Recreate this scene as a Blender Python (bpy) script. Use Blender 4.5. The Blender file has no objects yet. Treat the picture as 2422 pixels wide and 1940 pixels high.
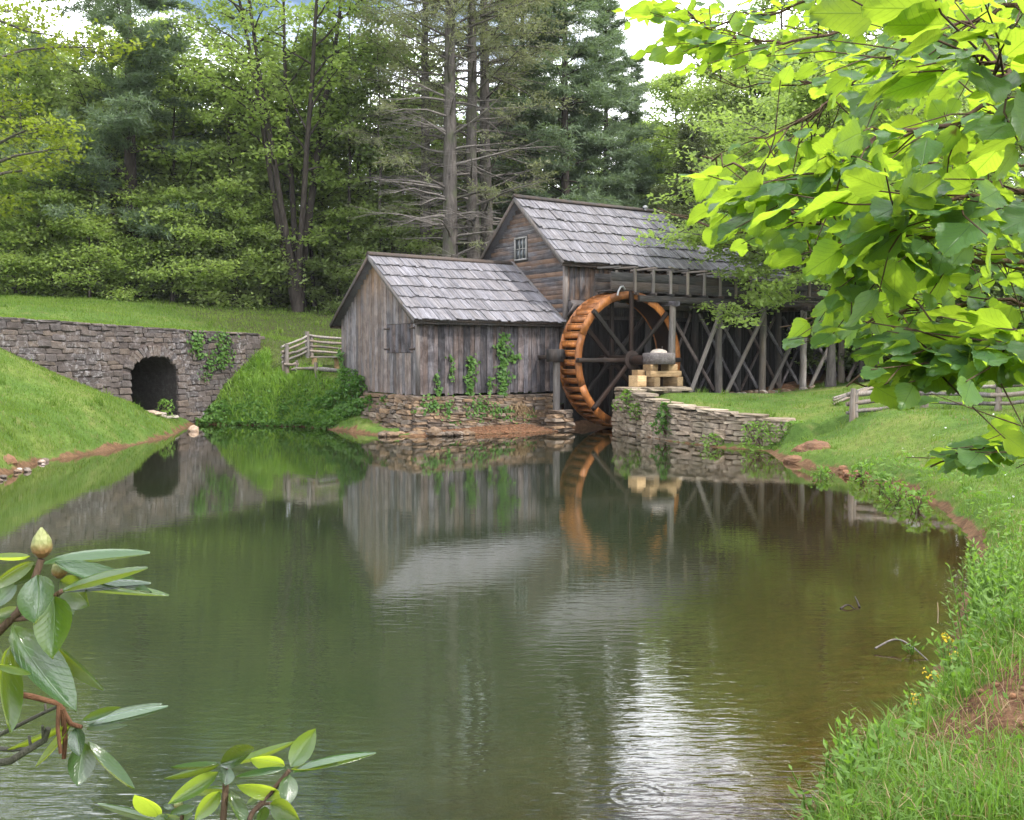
import bpy, math, random
import numpy as np
from mathutils import Vector, Matrix

random.seed(7)
RNG = np.random.default_rng(7)
SC = bpy.context.scene
COL = SC.collection
PI = math.pi
rad = math.radians

# ------------------------------------------------------------------ camera
CAMZ = 2.6
FPX = 2359.0                      # focal length in pixels of the 2422 x 1940 photograph
PITCH = math.atan((970 - 842.5) / FPX)
cam_data = bpy.data.cameras.new('camera')
cam_data.sensor_width = 36.0
cam_data.lens = FPX / 2422 * 36.0
cam_data.clip_start = 0.05
cam_data.clip_end = 2000
cam = bpy.data.objects.new('camera', cam_data)
COL.objects.link(cam)
cam.location = (0, 0, CAMZ)
cam.rotation_euler = (PI / 2 - PITCH, 0, 0)
SC.camera = cam

# ------------------------------------------------------------------ light
SUN_DIR = Vector((0.80, -0.47, 1.08)).normalized()          # towards the sun
SUN_EL = math.asin(SUN_DIR.z)
SUN_AZ = math.atan2(SUN_DIR.x, SUN_DIR.y)
world = bpy.data.worlds.new('World')
SC.world = world
world.use_nodes = True
wn, wl = world.node_tree.nodes, world.node_tree.links
wn.clear()
w_out = wn.new('ShaderNodeOutputWorld')
w_bg = wn.new('ShaderNodeBackground'); w_bg.inputs['Strength'].default_value = 0.15
w_sky = wn.new('ShaderNodeTexSky'); w_sky.sky_type = 'NISHITA'
w_sky.sun_disc = False
w_sky.sun_elevation = SUN_EL
w_sky.sun_rotation = SUN_AZ
w_sky.altitude = 900
CLOUD_SEED = 2.6
# broken white cloud over the blue, the same all round
w_tc = wn.new('ShaderNodeTexCoord')
w_sep = wn.new('ShaderNodeSeparateXYZ'); wl.new(w_tc.outputs['Generated'], w_sep.inputs[0])
w_add = wn.new('ShaderNodeMath'); w_add.operation = 'ADD'; w_add.inputs[1].default_value = 0.22
wl.new(w_sep.outputs['Z'], w_add.inputs[0])
w_mx = wn.new('ShaderNodeMath'); w_mx.operation = 'MAXIMUM'; w_mx.inputs[1].default_value = 0.05
wl.new(w_add.outputs[0], w_mx.inputs[0])
w_dx = wn.new('ShaderNodeMath'); w_dx.operation = 'DIVIDE'
w_dy = wn.new('ShaderNodeMath'); w_dy.operation = 'DIVIDE'
wl.new(w_sep.outputs['X'], w_dx.inputs[0]); wl.new(w_mx.outputs[0], w_dx.inputs[1])
wl.new(w_sep.outputs['Y'], w_dy.inputs[0]); wl.new(w_mx.outputs[0], w_dy.inputs[1])
w_sh = wn.new('ShaderNodeMath'); w_sh.operation = 'ADD'; w_sh.inputs[1].default_value = 0.13; wl.new(w_dy.outputs[0], w_sh.inputs[0])
w_cmb = wn.new('ShaderNodeCombineXYZ')
wl.new(w_dx.outputs[0], w_cmb.inputs[0]); wl.new(w_sh.outputs[0], w_cmb.inputs[1])
w_noise = wn.new('ShaderNodeTexNoise')
w_noise.inputs['Scale'].default_value = 1.7
w_noise.inputs['Detail'].default_value = 7
w_noise.inputs['Roughness'].default_value = 0.55
w_cmb.inputs[2].default_value = CLOUD_SEED
wl.new(w_cmb.outputs[0], w_noise.inputs['Vector'])
w_ramp = wn.new('ShaderNodeValToRGB')
w_ramp.color_ramp.elements[0].position = 0.37
w_ramp.color_ramp.elements[1].position = 0.50
wl.new(w_noise.outputs['Fac'], w_ramp.inputs[0])
w_mix = wn.new('ShaderNodeMixRGB')
w_mix.inputs['Color2'].default_value = (21, 21.4, 22.2, 1)
w_core = wn.new('ShaderNodeValToRGB')                         # thick cloud is brighter than thin
w_core.color_ramp.elements[0].position = 0.42; w_core.color_ramp.elements[0].color = (.38, .39, .42, 1)
w_core.color_ramp.elements[1].position = 0.62; w_core.color_ramp.elements[1].color = (1, 1, 1, 1)
wl.new(w_noise.outputs['Fac'], w_core.inputs[0])
w_bri = wn.new('ShaderNodeMixRGB'); w_bri.blend_type = 'MULTIPLY'; w_bri.inputs['Fac'].default_value = 1.0
w_bri.inputs['Color2'].default_value = (36, 36.5, 37.6, 1)
wl.new(w_core.outputs['Color'], w_bri.inputs['Color1'])
wl.new(w_bri.outputs[0], w_mix.inputs['Color2'])
wl.new(w_ramp.outputs['Color'], w_mix.inputs['Fac'])
wl.new(w_sky.outputs[0], w_mix.inputs['Color1'])
wl.new(w_mix.outputs[0], w_bg.inputs['Color'])
wl.new(w_bg.outputs[0], w_out.inputs[0])

sun_data = bpy.data.lights.new('sun', 'SUN')
sun_data.energy = 4.9
sun_data.angle = rad(2.0)
sun_data.color = (1.0, 0.95, 0.87)
sun = bpy.data.objects.new('sun', sun_data)
COL.objects.link(sun)
sun.rotation_euler = SUN_DIR.to_track_quat('Z', 'Y').to_euler()

SC.view_settings.view_transform = 'Standard'
SC.view_settings.look = 'None'
SC.view_settings.exposure = 0.22
SC.view_settings.gamma = 1.0
SC.view_settings.use_curve_mapping = False
SC.render.engine = 'CYCLES'
SC.cycles.max_bounces = 9
SC.cycles.diffuse_bounces = 6
SC.cycles.transmission_bounces = 6
SC.cycles.transparent_max_bounces = 8
SC.cycles.caustics_reflective = False
SC.cycles.caustics_refractive = False
SC.cycles.sample_clamp_indirect = 6.0

# ------------------------------------------------------------------ photograph geometry
_cp, _sp = math.cos(PITCH), math.sin(PITCH)
def ray(px, py):
    a, b = (px - 1211) / FPX, (970 - py) / FPX
    return Vector((a, _cp + b * _sp, -_sp + b * _cp))
def I(px, py, d):
    """world point seen at photograph pixel (px, py), d metres ahead"""
    r = ray(px, py)
    return Vector((0, 0, CAMZ)) + r * (d / r.y)
def I0(px, py, z=0.0):
    """where the pixel's ray meets the height z"""
    r = ray(px, py)
    return Vector((0, 0, CAMZ)) + r * ((z - CAMZ) / r.z)

UX, UY = 0.829, 0.559             # mill axes: u along the long side, v to the back
def M(u, v, z):
    return Vector((-3.13 + UX * u - UY * v, 33.0 + UY * u + UX * v, z))
DU = Vector((UX, UY, 0)); DV = Vector((-UY, UX, 0)); DZ = Vector((0, 0, 1))

# ------------------------------------------------------------------ mesh helpers
class MB:
    """collects polygons and builds them as one mesh object"""
    def __init__(self):
        self.v, self.f, self.uv, self.tint, self.n = [], [], [], [], 0
        self.has_uv = False
    def add(self, verts, faces, uv=None, tint=None):
        verts = np.asarray(verts, dtype=np.float64).reshape(-1, 3)
        faces = np.asarray(faces, dtype=np.int64)
        self.v.append(verts)
        self.f.append(faces + self.n)
        self.n += len(verts)
        if uv is not None:
            self.has_uv = True
            self.uv.append(np.asarray(uv, dtype=np.float64).reshape(-1, 2)[faces.reshape(-1)])
        else:
            self.uv.append(np.zeros((faces.size, 2)))
        if tint is None: tint = np.full(len(faces), 0.5)
        self.tint.append(np.broadcast_to(np.asarray(tint, dtype=np.float64), (len(faces),)))
    def box(self, c, ax, ay, az):
        """box: centre c and three half-axis vectors"""
        c, ax, ay, az = (np.array(q, dtype=float) for q in (c, ax, ay, az))
        vs = [c + sx * ax + sy * ay + sz * az for sz in (-1, 1) for sy in (-1, 1) for sx in (-1, 1)]
        fs = [(0, 2, 3, 1), (4, 5, 7, 6), (0, 1, 5, 4), (2, 6, 7, 3), (0, 4, 6, 2), (1, 3, 7, 5)]
        if np.dot(np.cross(ax, ay), az) < 0: fs = [q[::-1] for q in fs]
        self.add(vs, fs)
    def beam(self, p0, p1, w, t, nrm=(0, 0, 1)):
        p0, p1 = Vector(p0), Vector(p1)
        d = (p1 - p0); L = d.length; d.normalize()
        n = Vector(nrm); n = (n - d * n.dot(d)).normalized()
        s = d.cross(n)
        self.box((p0 + p1) / 2, s * w / 2, n * t / 2, d * L / 2)
    def tube(self, pts, radii, sides=6, cap=True, jitter=0.0):
        pts = np.asarray([tuple(p) for p in pts], dtype=float)
        k = len(pts)
        radii = np.broadcast_to(np.asarray(radii, dtype=float), (k,))
        tang = np.gradient(pts, axis=0)
        tang /= np.maximum(np.linalg.norm(tang, axis=1, keepdims=True), 1e-9)
        ref = np.array([0, 0, 1.0]) if abs(tang[:, 2]).mean() < 0.8 else np.array([1.0, 0, 0])
        a = np.cross(tang, ref); a /= np.maximum(np.linalg.norm(a, axis=1, keepdims=True), 1e-9)
        b = np.cross(tang, a)
        th = np.arange(sides) * 2 * PI / sides
        r = radii[:, None] * np.ones((k, sides))
        if jitter: r = r * (1 + jitter * RNG.uniform(-1, 1, (k, sides)))
        vs = pts[:, None, :] + r[..., None] * (np.cos(th)[None, :, None] * a[:, None, :] + np.sin(th)[None, :, None] * b[:, None, :])
        i = np.arange(k - 1)[:, None] * sides; j = np.arange(sides)[None, :]; j2 = (j + 1) % sides
        fs = np.stack([i + j, i + sides + j, i + sides + j2, i + j2], -1).reshape(-1, 4)
        base = self.n
        self.add(vs.reshape(-1, 3), fs)
        if cap and sides >= 3:
            for ring, flip in ((0, False), (k - 1, True)):
                ids = np.arange(sides) + ring * sides
                c = vs[ring].mean(0)
                tv = np.vstack([vs[ring], c[None]])
                tf = [(q, (q + 1) % sides, sides) for q in range(sides)]
                if flip: tf = [t[::-1] for t in tf]
                self.add(tv, tf)
    def mesh(self, name, smooth=False):
        me = bpy.data.meshes.new(name)
        if not self.v: return me
        v = np.concatenate(self.v)
        counts = np.concatenate([np.full(len(f), f.shape[1]) for f in self.f])
        loops = np.concatenate([f.reshape(-1) for f in self.f])
        starts = np.concatenate([[0], np.cumsum(counts)[:-1]])
        me.vertices.add(len(v)); me.vertices.foreach_set('co', v.astype(np.float32).reshape(-1))
        me.loops.add(len(loops)); me.loops.foreach_set('vertex_index', loops.astype(np.int32))
        me.polygons.add(len(counts)); me.polygons.foreach_set('loop_start', starts.astype(np.int32))
        if smooth: me.polygons.foreach_set('use_smooth', np.ones(len(counts), dtype=bool))
        me.update(calc_edges=True)
        if self.has_uv:
            l = me.uv_layers.new(name='uv')
            l.data.foreach_set('uv', np.concatenate(self.uv).astype(np.float32).reshape(-1))
        at = me.attributes.new('tint', 'FLOAT', 'FACE')
        at.data.foreach_set('value', np.concatenate(self.tint).astype(np.float32))
        return me
    def build(self, name, mat, parent=None, smooth=False):
        return link(name, self.mesh(name, smooth), mat, parent)

def link(name, me, mat=None, parent=None, mw=None):
    o = bpy.data.objects.new(name, me)
    COL.objects.link(o)
    if mat is not None and me is not None and len(me.materials) == 0:
        me.materials.append(mat)
    if parent is not None:
        o.parent = parent
        o.matrix_parent_inverse = Matrix.Translation(-world_at(parent))
    if mw is not None: o.matrix_basis = mw
    return o
_AT = {}
def world_at(o):
    return _AT.get(o.name, Vector((0, 0, 0)))
def tag(o, label, cat, group=None, kind=None):
    o['label'] = label; o['category'] = cat
    if group: o['group'] = group
    if kind: o['kind'] = kind
    return o
def thing(name, loc, label, cat, group=None):
    o = bpy.data.objects.new(name, None); COL.objects.link(o)
    o.empty_display_size = 0.3
    o.location = loc
    _AT[o.name] = Vector(loc)
    return tag(o, label, cat, group)
def structure(o, label=None, cat=None):
    o['kind'] = 'structure'
    if label: o['label'] = label
    if cat: o['category'] = cat
    return o
def copy_thing(root, loc, rotz=0.0, label=None, group=None, scale=1.0):
    r = root.copy(); COL.objects.link(r)
    r.location = loc; r.rotation_euler = (0, 0, rotz); r.scale = (scale,) * 3
    if label: r['label'] = label
    if group: r['group'] = group
    for ch in list(root.children):
        c = ch.copy(); COL.objects.link(c); c.parent = r
        for g in list(ch.children):
            d = g.copy(); COL.objects.link(d); d.parent = c
    return r

_PL = {}
def plank_mesh(w, t, L, mat):
    """a chamfered board: width along x, thickness along y, length along z"""
    key = (round(w, 2), round(t, 3), round(L, 2), mat.name)
    if key in _PL: return _PL[key]
    w, t, L = max(key[0], 0.01), max(key[1], 0.004), max(key[2], 0.02)
    c = min(0.006, t * 0.25, w * 0.2)
    x, y, z = w / 2, t / 2, L / 2
    b = MB()
    ring = [(-x + c, -y), (x - c, -y), (x, -y + c), (x, y - c), (x - c, y), (-x + c, y), (-x, y - c), (-x, -y + c)]
    vs = [(p[0], p[1], -z) for p in ring] + [(p[0], p[1], z) for p in ring]
    b.add(vs, [(i, (i + 1) % 8, (i + 1) % 8 + 8, i + 8) for i in range(8)])
    b.add([(p[0], p[1], -z) for p in ring], [tuple(range(7, -1, -1))])
    b.add([(p[0], p[1], z) for p in ring], [tuple(range(8))])
    me = b.mesh('plank')
    me.materials.append(mat)
    _PL[key] = me
    return me
def board(name, mat, parent, p0, p1, w, t, nrm):
    """a separate board from p0 to p1, face turned to nrm; shares its mesh with boards of its size"""
    p0, p1 = Vector(p0), Vector(p1)
    d = p1 - p0; L = d.length; d.normalize()
    n = Vector(nrm); n = (n - d * n.dot(d)).normalized()
    s = n.cross(d)
    me = plank_mesh(w, t, L, mat)
    c = (p0 + p1) / 2
    mw = Matrix(((s.x, n.x, d.x, c.x), (s.y, n.y, d.y, c.y), (s.z, n.z, d.z, c.z), (0, 0, 0, 1)))
    return link(name, me, None, parent, mw)

# rough stones: a few shared meshes, scaled per stone
def rough_stone(seed, flat=0.12):
    import bmesh
    r = random.Random(seed)
    bm = bmesh.new()
    bmesh.ops.create_cube(bm, size=1.0)
    bmesh.ops.bevel(bm, geom=bm.edges[:], offset=0.13, segments=1, affect='EDGES')
    for v in bm.verts:
        v.co += Vector((r.uniform(-1, 1), r.uniform(-1, 1), r.uniform(-1, 1))) * flat * 0.55
    me = bpy.data.meshes.new('stone')
    bm.to_mesh(me); bm.free()
    return me
def round_stone(seed):
    import bmesh
    r = random.Random(seed)
    bm = bmesh.new()
    bmesh.ops.create_icosphere(bm, subdivisions=2, radius=0.5)
    for v in bm.verts:
        v.co *= 1 + r.uniform(-.13, .13)
        v.co += Vector((r.uniform(-1, 1), r.uniform(-1, 1), r.uniform(-1, 1))) * 0.03
    me = bpy.data.meshes.new('rock')
    bm.to_mesh(me); bm.free()
    return me

# ------------------------------------------------------------------ materials
class NT:
    def __init__(self, name):
        self.m = bpy.data.materials.new(name); self.m.use_nodes = True
        self.t = self.m.node_tree; self.n = self.t.nodes; self.l = self.t.links
        self.n.clear()
        self.out = self.n.new('ShaderNodeOutputMaterial')
    def new(self, kind, **kw):
        q = self.n.new(kind)
        for k, v in kw.items(): setattr(q, k, v)
        return q
    def set(self, sock, v):
        if hasattr(v, 'default_value') or hasattr(v, 'is_output'): self.l.new(v, sock)
        elif isinstance(v, (tuple, list)) and len(v) == 3 and sock.type == 'RGBA': sock.default_value = (*v, 1)
        else: sock.default_value = v
    def coord(self, which='Object', scale=(1, 1, 1), offset=None):
        tc = self.new('ShaderNodeTexCoord')
        mp = self.new('ShaderNodeMapping'); mp.inputs['Scale'].default_value = scale
        self.l.new(tc.outputs[which], mp.inputs['Vector'])
        if offset is not None: self.l.new(offset, mp.inputs['Location'])
        return mp.outputs[0]
    def position(self, scale=(1, 1, 1)):
        g = self.new('ShaderNodeNewGeometry')
        mp = self.new('ShaderNodeMapping'); mp.inputs['Scale'].default_value = scale
        self.l.new(g.outputs['Position'], mp.inputs['Vector'])
        return mp.outputs[0]
    def noise(self, vec, scale=1, detail=4, rough=0.55, dist=0.0, col=False):
        q = self.new('ShaderNodeTexNoise')
        q.inputs['Scale'].default_value = scale; q.inputs['Detail'].default_value = detail
        q.inputs['Roughness'].default_value = rough; q.inputs['Distortion'].default_value = dist
        if vec is not None: self.l.new(vec, q.inputs['Vector'])
        return q.outputs['Color' if col else 'Fac']
    def ramp(self, fac, stops, interp='LINEAR'):
        q = self.new('ShaderNodeValToRGB'); r = q.color_ramp; r.interpolation = interp
        while len(r.elements) < len(stops): r.elements.new(0.5)
        for e, (p, c) in zip(r.elements, stops):
            e.position = p
            e.color = (*c, 1) if isinstance(c, (tuple, list)) else (c, c, c, 1)
        self.l.new(fac, q.inputs[0])
        return q.outputs[0]
    def mix(self, fac, a, b, mode='MIX'):
        q = self.new('ShaderNodeMixRGB', blend_type=mode)
        self.set(q.inputs['Fac'], fac); self.set(q.inputs['Color1'], a); self.set(q.inputs['Color2'], b)
        return q.outputs[0]
    def math(self, op, a, b=None, c=None, clamp=False):
        q = self.new('ShaderNodeMath', operation=op); q.use_clamp = clamp
        self.set(q.inputs[0], a)
        if b is not None: self.set(q.inputs[1], b)
        if c is not None: self.set(q.inputs[2], c)
        return q.outputs[0]
    def attr(self, name, out='Fac'):
        q = self.new('ShaderNodeAttribute'); q.attribute_name = name
        return q.outputs[out]
    def rand(self):
        return self.new('ShaderNodeObjectInfo').outputs['Random']
    def bump(self, height, strength=0.5, dist=0.02):
        q = self.new('ShaderNodeBump'); q.inputs['Strength'].default_value = strength
        q.inputs['Distance'].default_value = dist
        self.l.new(height, q.inputs['Height'])
        return q.outputs[0]
    def principled(self, col, rough=0.8, spec=0.3, normal=None):
        q = self.new('ShaderNodeBsdfPrincipled')
        self.set(q.inputs['Base Color'], col); self.set(q.inputs['Roughness'], rough)
        q.inputs['Specular IOR Level'].default_value = spec
        if normal is not None: self.l.new(normal, q.inputs['Normal'])
        return q
    def done(self, shader):
        self.l.new(shader if not hasattr(shader, 'outputs') else shader.outputs[0], self.out.inputs[0])
        return self.m

def wood_mat(name, dark, mid, light, warm, warm_amt=0.35, rough=0.85, spec=0.2, top_warm=0.0, grain=(16, 16, 0.9), vary=1.0, stain=0.0):
    """weathered boards: grain along the board's own length, each board its own tone"""
    t = NT(name)
    r = t.rand()
    off = t.new('ShaderNodeCombineXYZ')
    t.set(off.inputs[0], t.math('MULTIPLY', r, 37.0)); t.set(off.inputs[2], t.math('MULTIPLY', r, 91.0))
    v = t.coord('Object', grain, off.outputs[0])
    n1 = t.noise(v, 2.2, 6, 0.65, 0.4)
    n2 = t.noise(t.coord('Object', (3, 3, 0.8), off.outputs[0]), 1.0, 3, 0.5)
    n3 = t.noise(t.coord('Object', (60, 60, 2.5), off.outputs[0]), 1.6, 3, 0.6)
    base = t.ramp(n1, [(0.28, dark), (0.50, mid), (0.72, light)])
    tone = t.ramp(r, [(0.0, 1 - .55 * vary), (0.3, 1 - .05 * vary), (0.6, 1 - .32 * vary), (1.0, 1 + .28 * vary)])
    base = t.mix(1.0, base, tone, 'MULTIPLY')
    r2 = t.math('FRACT', t.math('MULTIPLY', r, 7.31))
    wf = t.math('MULTIPLY', t.ramp(t.math('ADD', n2, t.math('MULTIPLY', r2, 0.35)), [(0.55, 0.0), (0.85, 1.0)]), warm_amt)
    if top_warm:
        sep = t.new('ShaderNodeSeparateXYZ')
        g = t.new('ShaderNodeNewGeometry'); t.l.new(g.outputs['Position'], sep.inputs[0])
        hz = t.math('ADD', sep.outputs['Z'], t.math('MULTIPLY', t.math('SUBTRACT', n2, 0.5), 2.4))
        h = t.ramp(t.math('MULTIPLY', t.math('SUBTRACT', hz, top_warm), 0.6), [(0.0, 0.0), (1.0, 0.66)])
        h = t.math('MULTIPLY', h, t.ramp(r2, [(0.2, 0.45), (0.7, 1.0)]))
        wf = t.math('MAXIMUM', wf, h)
    base = t.mix(wf, base, warm)
    cr = t.ramp(n3, [(0.30, 0.35), (0.45, 1.0)])
    base = t.mix(0.55, base, cr, 'MULTIPLY')
    if stain:
        n4 = t.noise(t.position((1, 1, 1)), 2.6, 5, 0.65, 0.5)
        base = t.mix(t.math('MULTIPLY', t.ramp(n4, [(0.42, 0.0), (0.62, 1.0)]), stain), base, t.mix(1.0, base, (.22, .20, .20), 'MULTIPLY'))
    h = t.math('ADD', n1, t.math('MULTIPLY', n3, 0.6))
    p = t.principled(base, rough, spec, t.bump(h, 0.5, 0.012))
    return t.done(p)

WOOD = wood_mat('weathered_wood', (.040, .037, .042), (.105, .098, .108), (.22, .208, .222), (.26, .15, .085), 0.22, stain=.65)
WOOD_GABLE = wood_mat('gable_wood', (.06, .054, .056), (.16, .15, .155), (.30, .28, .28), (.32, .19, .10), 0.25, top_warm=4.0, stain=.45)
WOOD_CLAP = wood_mat('clapboard_wood', (.040, .037, .041), (.10, .093, .099), (.20, .19, .196), (.28, .145, .065), 0.45, stain=.45)
WOOD_DARK = wood_mat('dark_wood', (.022, .02, .02), (.050, .047, .046), (.10, .094, .092), (.12, .07, .04), 0.3)
WOOD_SHADE = wood_mat('shade_dark_wood', (.005, .005, .005), (.012, .0115, .012), (.028, .027, .028), (.025, .018, .014), 0.3)  # shade behind the wheel and trestle put into the plank colour
WOOD_TRIM = wood_mat('trim_wood', (.06, .055, .055), (.145, .135, .135), (.26, .245, .24), (.22, .14, .09), 0.25)
SHINGLE = wood_mat('shingle_wood', (.080, .078, .088), (.178, .172, .190), (.285, .276, .305), (.17, .15, .14), 0.35, grain=(34, 34, 1.2), vary=.7, stain=.3)
RAILWOOD = wood_mat('rail_wood', (.075, .066, .058), (.18, .162, .148), (.34, .315, .295), (.24, .17, .115), 0.45)
POSTWOOD = wood_mat('post_wood', (.09, .08, .072), (.20, .18, .165), (.33, .30, .28), (.22, .16, .11), 0.4)
TIMBER = wood_mat('fresh_timber', (.20, .135, .07), (.37, .255, .135), (.52, .385, .22), (.24, .14, .065), 0.5, rough=0.75, stain=.35)
WHEELWOOD = wood_mat('wheel_wood', (.18, .06, .015), (.42, .15, .035), (.62, .25, .065), (.15, .055, .02), 0.45, rough=0.5, spec=0.35, stain=0.6)
SPOKEWOOD = wood_mat('spoke_wood', (.007, .006, .0055), (.017, .014, .0125), (.036, .029, .025), (.06, .026, .014), 0.35, rough=0.6)

def stone_mat(name, cols, lichen=0.0, scale=1.0, brown=None, streak=False):
    t = NT(name)
    r = t.rand()
    base = t.ramp(r, [(i / (len(cols) - 1), c) for i, c in enumerate(cols)])
    off = t.new('ShaderNodeCombineXYZ'); t.set(off.inputs[0], t.math('MULTIPLY', r, 57.0))
    p = t.position((1, 1, 1))
    n1 = t.noise(p, 5 * scale, 6, 0.7)
    n2 = t.noise(p, 22 * scale, 5, 0.7)
    n3 = t.noise(p, 0.9, 4, 0.6)
    base = t.mix(1.0, base, t.ramp(n1, [(0.25, 0.55), (0.5, 1.0), (0.75, 1.35)]), 'MULTIPLY')
    base = t.mix(0.7, base, t.ramp(n2, [(0.3, 0.55), (0.55, 1.1)]), 'MULTIPLY')
    if lichen:
        lf = t.math('MULTIPLY', t.ramp(t.noise(p, 7.0, 6, 0.75), [(0.50, 0.0), (0.62, 1.0)]), t.ramp(n3, [(0.35, 0.2), (0.6, 1.0)]))
        if streak: lf = t.math('MULTIPLY', lf, t.ramp(t.noise(t.position((1.3, 1.3, .25)), 1.0, 4, 0.6), [(0.40, 0.1), (0.62, 1.0)]))
        base = t.mix(t.math('MULTIPLY', lf, lichen), base, (.31, .295, .30))
    if brown is not None:
        base = t.mix(t.ramp(n3, [(0.45, 0.0), (0.65, 0.6)]), base, brown)
    h = t.math('ADD', n1, t.math('MULTIPLY', n2, 0.5))
    return t.done(t.principled(base, 0.9, 0.2, t.bump(h, 0.8, 0.03)))
STONE = stone_mat('foundation_stone', [(.06, .046, .037), (.155, .108, .074), (.215, .14, .082), (.10, .082, .068), (.24, .19, .145)], 0.22, brown=(.09, .06, .035))
STONE_WARM = stone_mat('retaining_stone', [(.16, .125, .092), (.29, .225, .16), (.21, .168, .128), (.35, .29, .215)], 0.25, brown=(.10, .085, .05))
STONE_ARCH = stone_mat('bridge_stone', [(.050, .041, .038), (.098, .080, .072), (.068, .060, .060), (.118, .092, .075), (.06, .051, .051)], 0.75, streak=True)
STONE_DARK = stone_mat('mortar_and_shade', [(.03, .026, .024), (.05, .043, .04)], 0.1)
MORTAR = stone_mat('bridge_mortar', [(.078, .060, .053), (.09, .07, .061)], 0.75, streak=True)
ROCK_PALE = stone_mat('pale_rock', [(.30, .26, .22), (.40, .35, .30), (.36, .25, .17), (.26, .24, .23)], 0.2)
ROCK_RED = stone_mat('red_clay_rock', [(.17, .085, .048), (.23, .115, .06), (.14, .075, .045)], 0.0, brown=(.10, .065, .04))
MILLSTONE = stone_mat('millstone_rock', [(.085, .075, .072), (.12, .105, .10)], 0.3)

def plain(name, col, rough=0.6, spec=0.3, metal=0.0, nscale=8, amt=0.3):
    t = NT(name)
    n = t.noise(t.coord('Object'), nscale, 5, 0.6)
    c = t.mix(amt, col, t.ramp(n, [(0.3, 0.4), (0.7, 1.4)]), 'MULTIPLY')
    p = t.principled(c, rough, spec); p.inputs['Metallic'].default_value = metal
    return t.done(p)
IRON = plain('rusty_iron', (.045, .030, .024), 0.7, 0.3)
PIPE = plain('galvanised_pipe', (.30, .30, .30), 0.5, 0.4, 0.6)
GREYMETAL = plain('grey_sign_metal', (.22, .23, .235), 0.6, 0.4)
REDPAINT = plain('red_cloth', (.30, .05, .03), 0.8, 0.2)
WHITEPAINT = plain('pale_window_paint', (.24, .23, .22), 0.7, 0.3)
def glass_mat():
    t = NT('window_glass')
    n = t.noise(t.coord('Object'), 3.0, 2, 0.5)
    p = t.principled(t.ramp(n, [(0.3, (.03, .035, .04)), (0.7, (.10, .11, .12))]), 0.08, 0.6)
    return t.done(p)
GLASS = glass_mat()

def leaf_mat(name, c1, c2, trans=0.42, tcol=None, rough=0.55, spec=0.3, hue=0.25):
    """leaves: some of the light is passed on through the blade"""
    t = NT(name)
    tint = t.attr('tint'); r = t.rand()
    f = t.math('ADD', t.math('MULTIPLY', tint, 1 - hue), t.math('MULTIPLY', r, hue))
    c = t.ramp(f, [(0.05, c1), (0.95, c2)])
    p = t.principled(c, rough, spec)
    tr = t.new('ShaderNodeBsdfTranslucent')
    k = tcol or (1.5, 1.6, 0.8)
    t.set(tr.inputs[0], t.mix(1.0, c, k, 'MULTIPLY'))
    mx = t.new('ShaderNodeMixShader'); mx.inputs[0].default_value = trans
    t.l.new(p.outputs[0], mx.inputs[1]); t.l.new(tr.outputs[0], mx.inputs[2])
    return t.done(mx)
def bark_mat(name, dark, light, moss=None):
    t = NT(name)
    v = t.coord('Object', (5, 5, 0.9))
    n = t.noise(v, 2.0, 7, 0.7, 0.6)
    c = t.ramp(n, [(0.3, dark), (0.68, light)])
    if moss: c = t.mix(t.ramp(t.noise(t.coord('Object'), 1.3, 4), [(0.52, 0.0), (0.66, 0.7)]), c, moss)
    return t.done(t.principled(c, 0.95, 0.1, t.bump(n, 0.8, 0.05)))
BARK = bark_mat('grey_bark', (.035, .030, .027), (.13, .115, .105), (.075, .085, .045))
BARK_DARK = bark_mat('dark_bark', (.018, .015, .014), (.07, .058, .05))
BARK_PALE = bark_mat('pale_bark', (.08, .07, .063), (.21, .19, .175))
TWIG = bark_mat('twig_bark', (.05, .032, .024), (.12, .08, .055))
LEAF_YELLOW = leaf_mat('yellow_green_leaves', (.14, .19, .022), (.25, .29, .04), 0.5)
LEAF_GREEN = leaf_mat('mid_green_leaves', (.15, .205, .065), (.25, .315, .11), 0.54, tcol=(1.4, 1.45, .95))
LEAF_FRESH = leaf_mat('fresh_green_leaves', (.18, .255, .065), (.29, .37, .11), 0.54, tcol=(1.4, 1.45, .95))
LEAF_DEEP = leaf_mat('deep_green_leaves', (.11, .165, .055), (.19, .25, .085), 0.52, tcol=(1.4, 1.45, .95))
NEEDLE_PINE = leaf_mat('pine_needles', (.10, .145, .095), (.17, .225, .135), 0.38)
NEEDLE_HEM = leaf_mat('hemlock_needles', (.14, .155, .09), (.21, .22, .135), 0.42)
NEEDLE_CEDAR = leaf_mat('cedar_scales', (.05, .068, .028), (.10, .12, .05), 0.3)
IVY = leaf_mat('ivy_leaves', (.04, .11, .020), (.11, .205, .040), 0.4)
WEED = leaf_mat('weed_leaves', (.075, .15, .022), (.16, .27, .05), 0.45)
BLADE = leaf_mat('grass_blades', (.070, .135, .018), (.150, .215, .040), 0.40, spec=0.15, rough=0.7)
STRAP = leaf_mat('strap_leaves', (.12, .22, .035), (.24, .34, .07), 0.5)
DRY = leaf_mat('dry_stems', (.22, .15, .08), (.36, .26, .15), 0.3, tcol=(1, .9, .7))
PETAL = leaf_mat('yellow_petals', (.75, .50, .02), (.85, .65, .05), 0.3, tcol=(1, 1, .6))
PETAL_WHITE = leaf_mat('white_petals', (.7, .7, .68), (.82, .82, .80), 0.3, tcol=(1, 1, 1))
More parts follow.
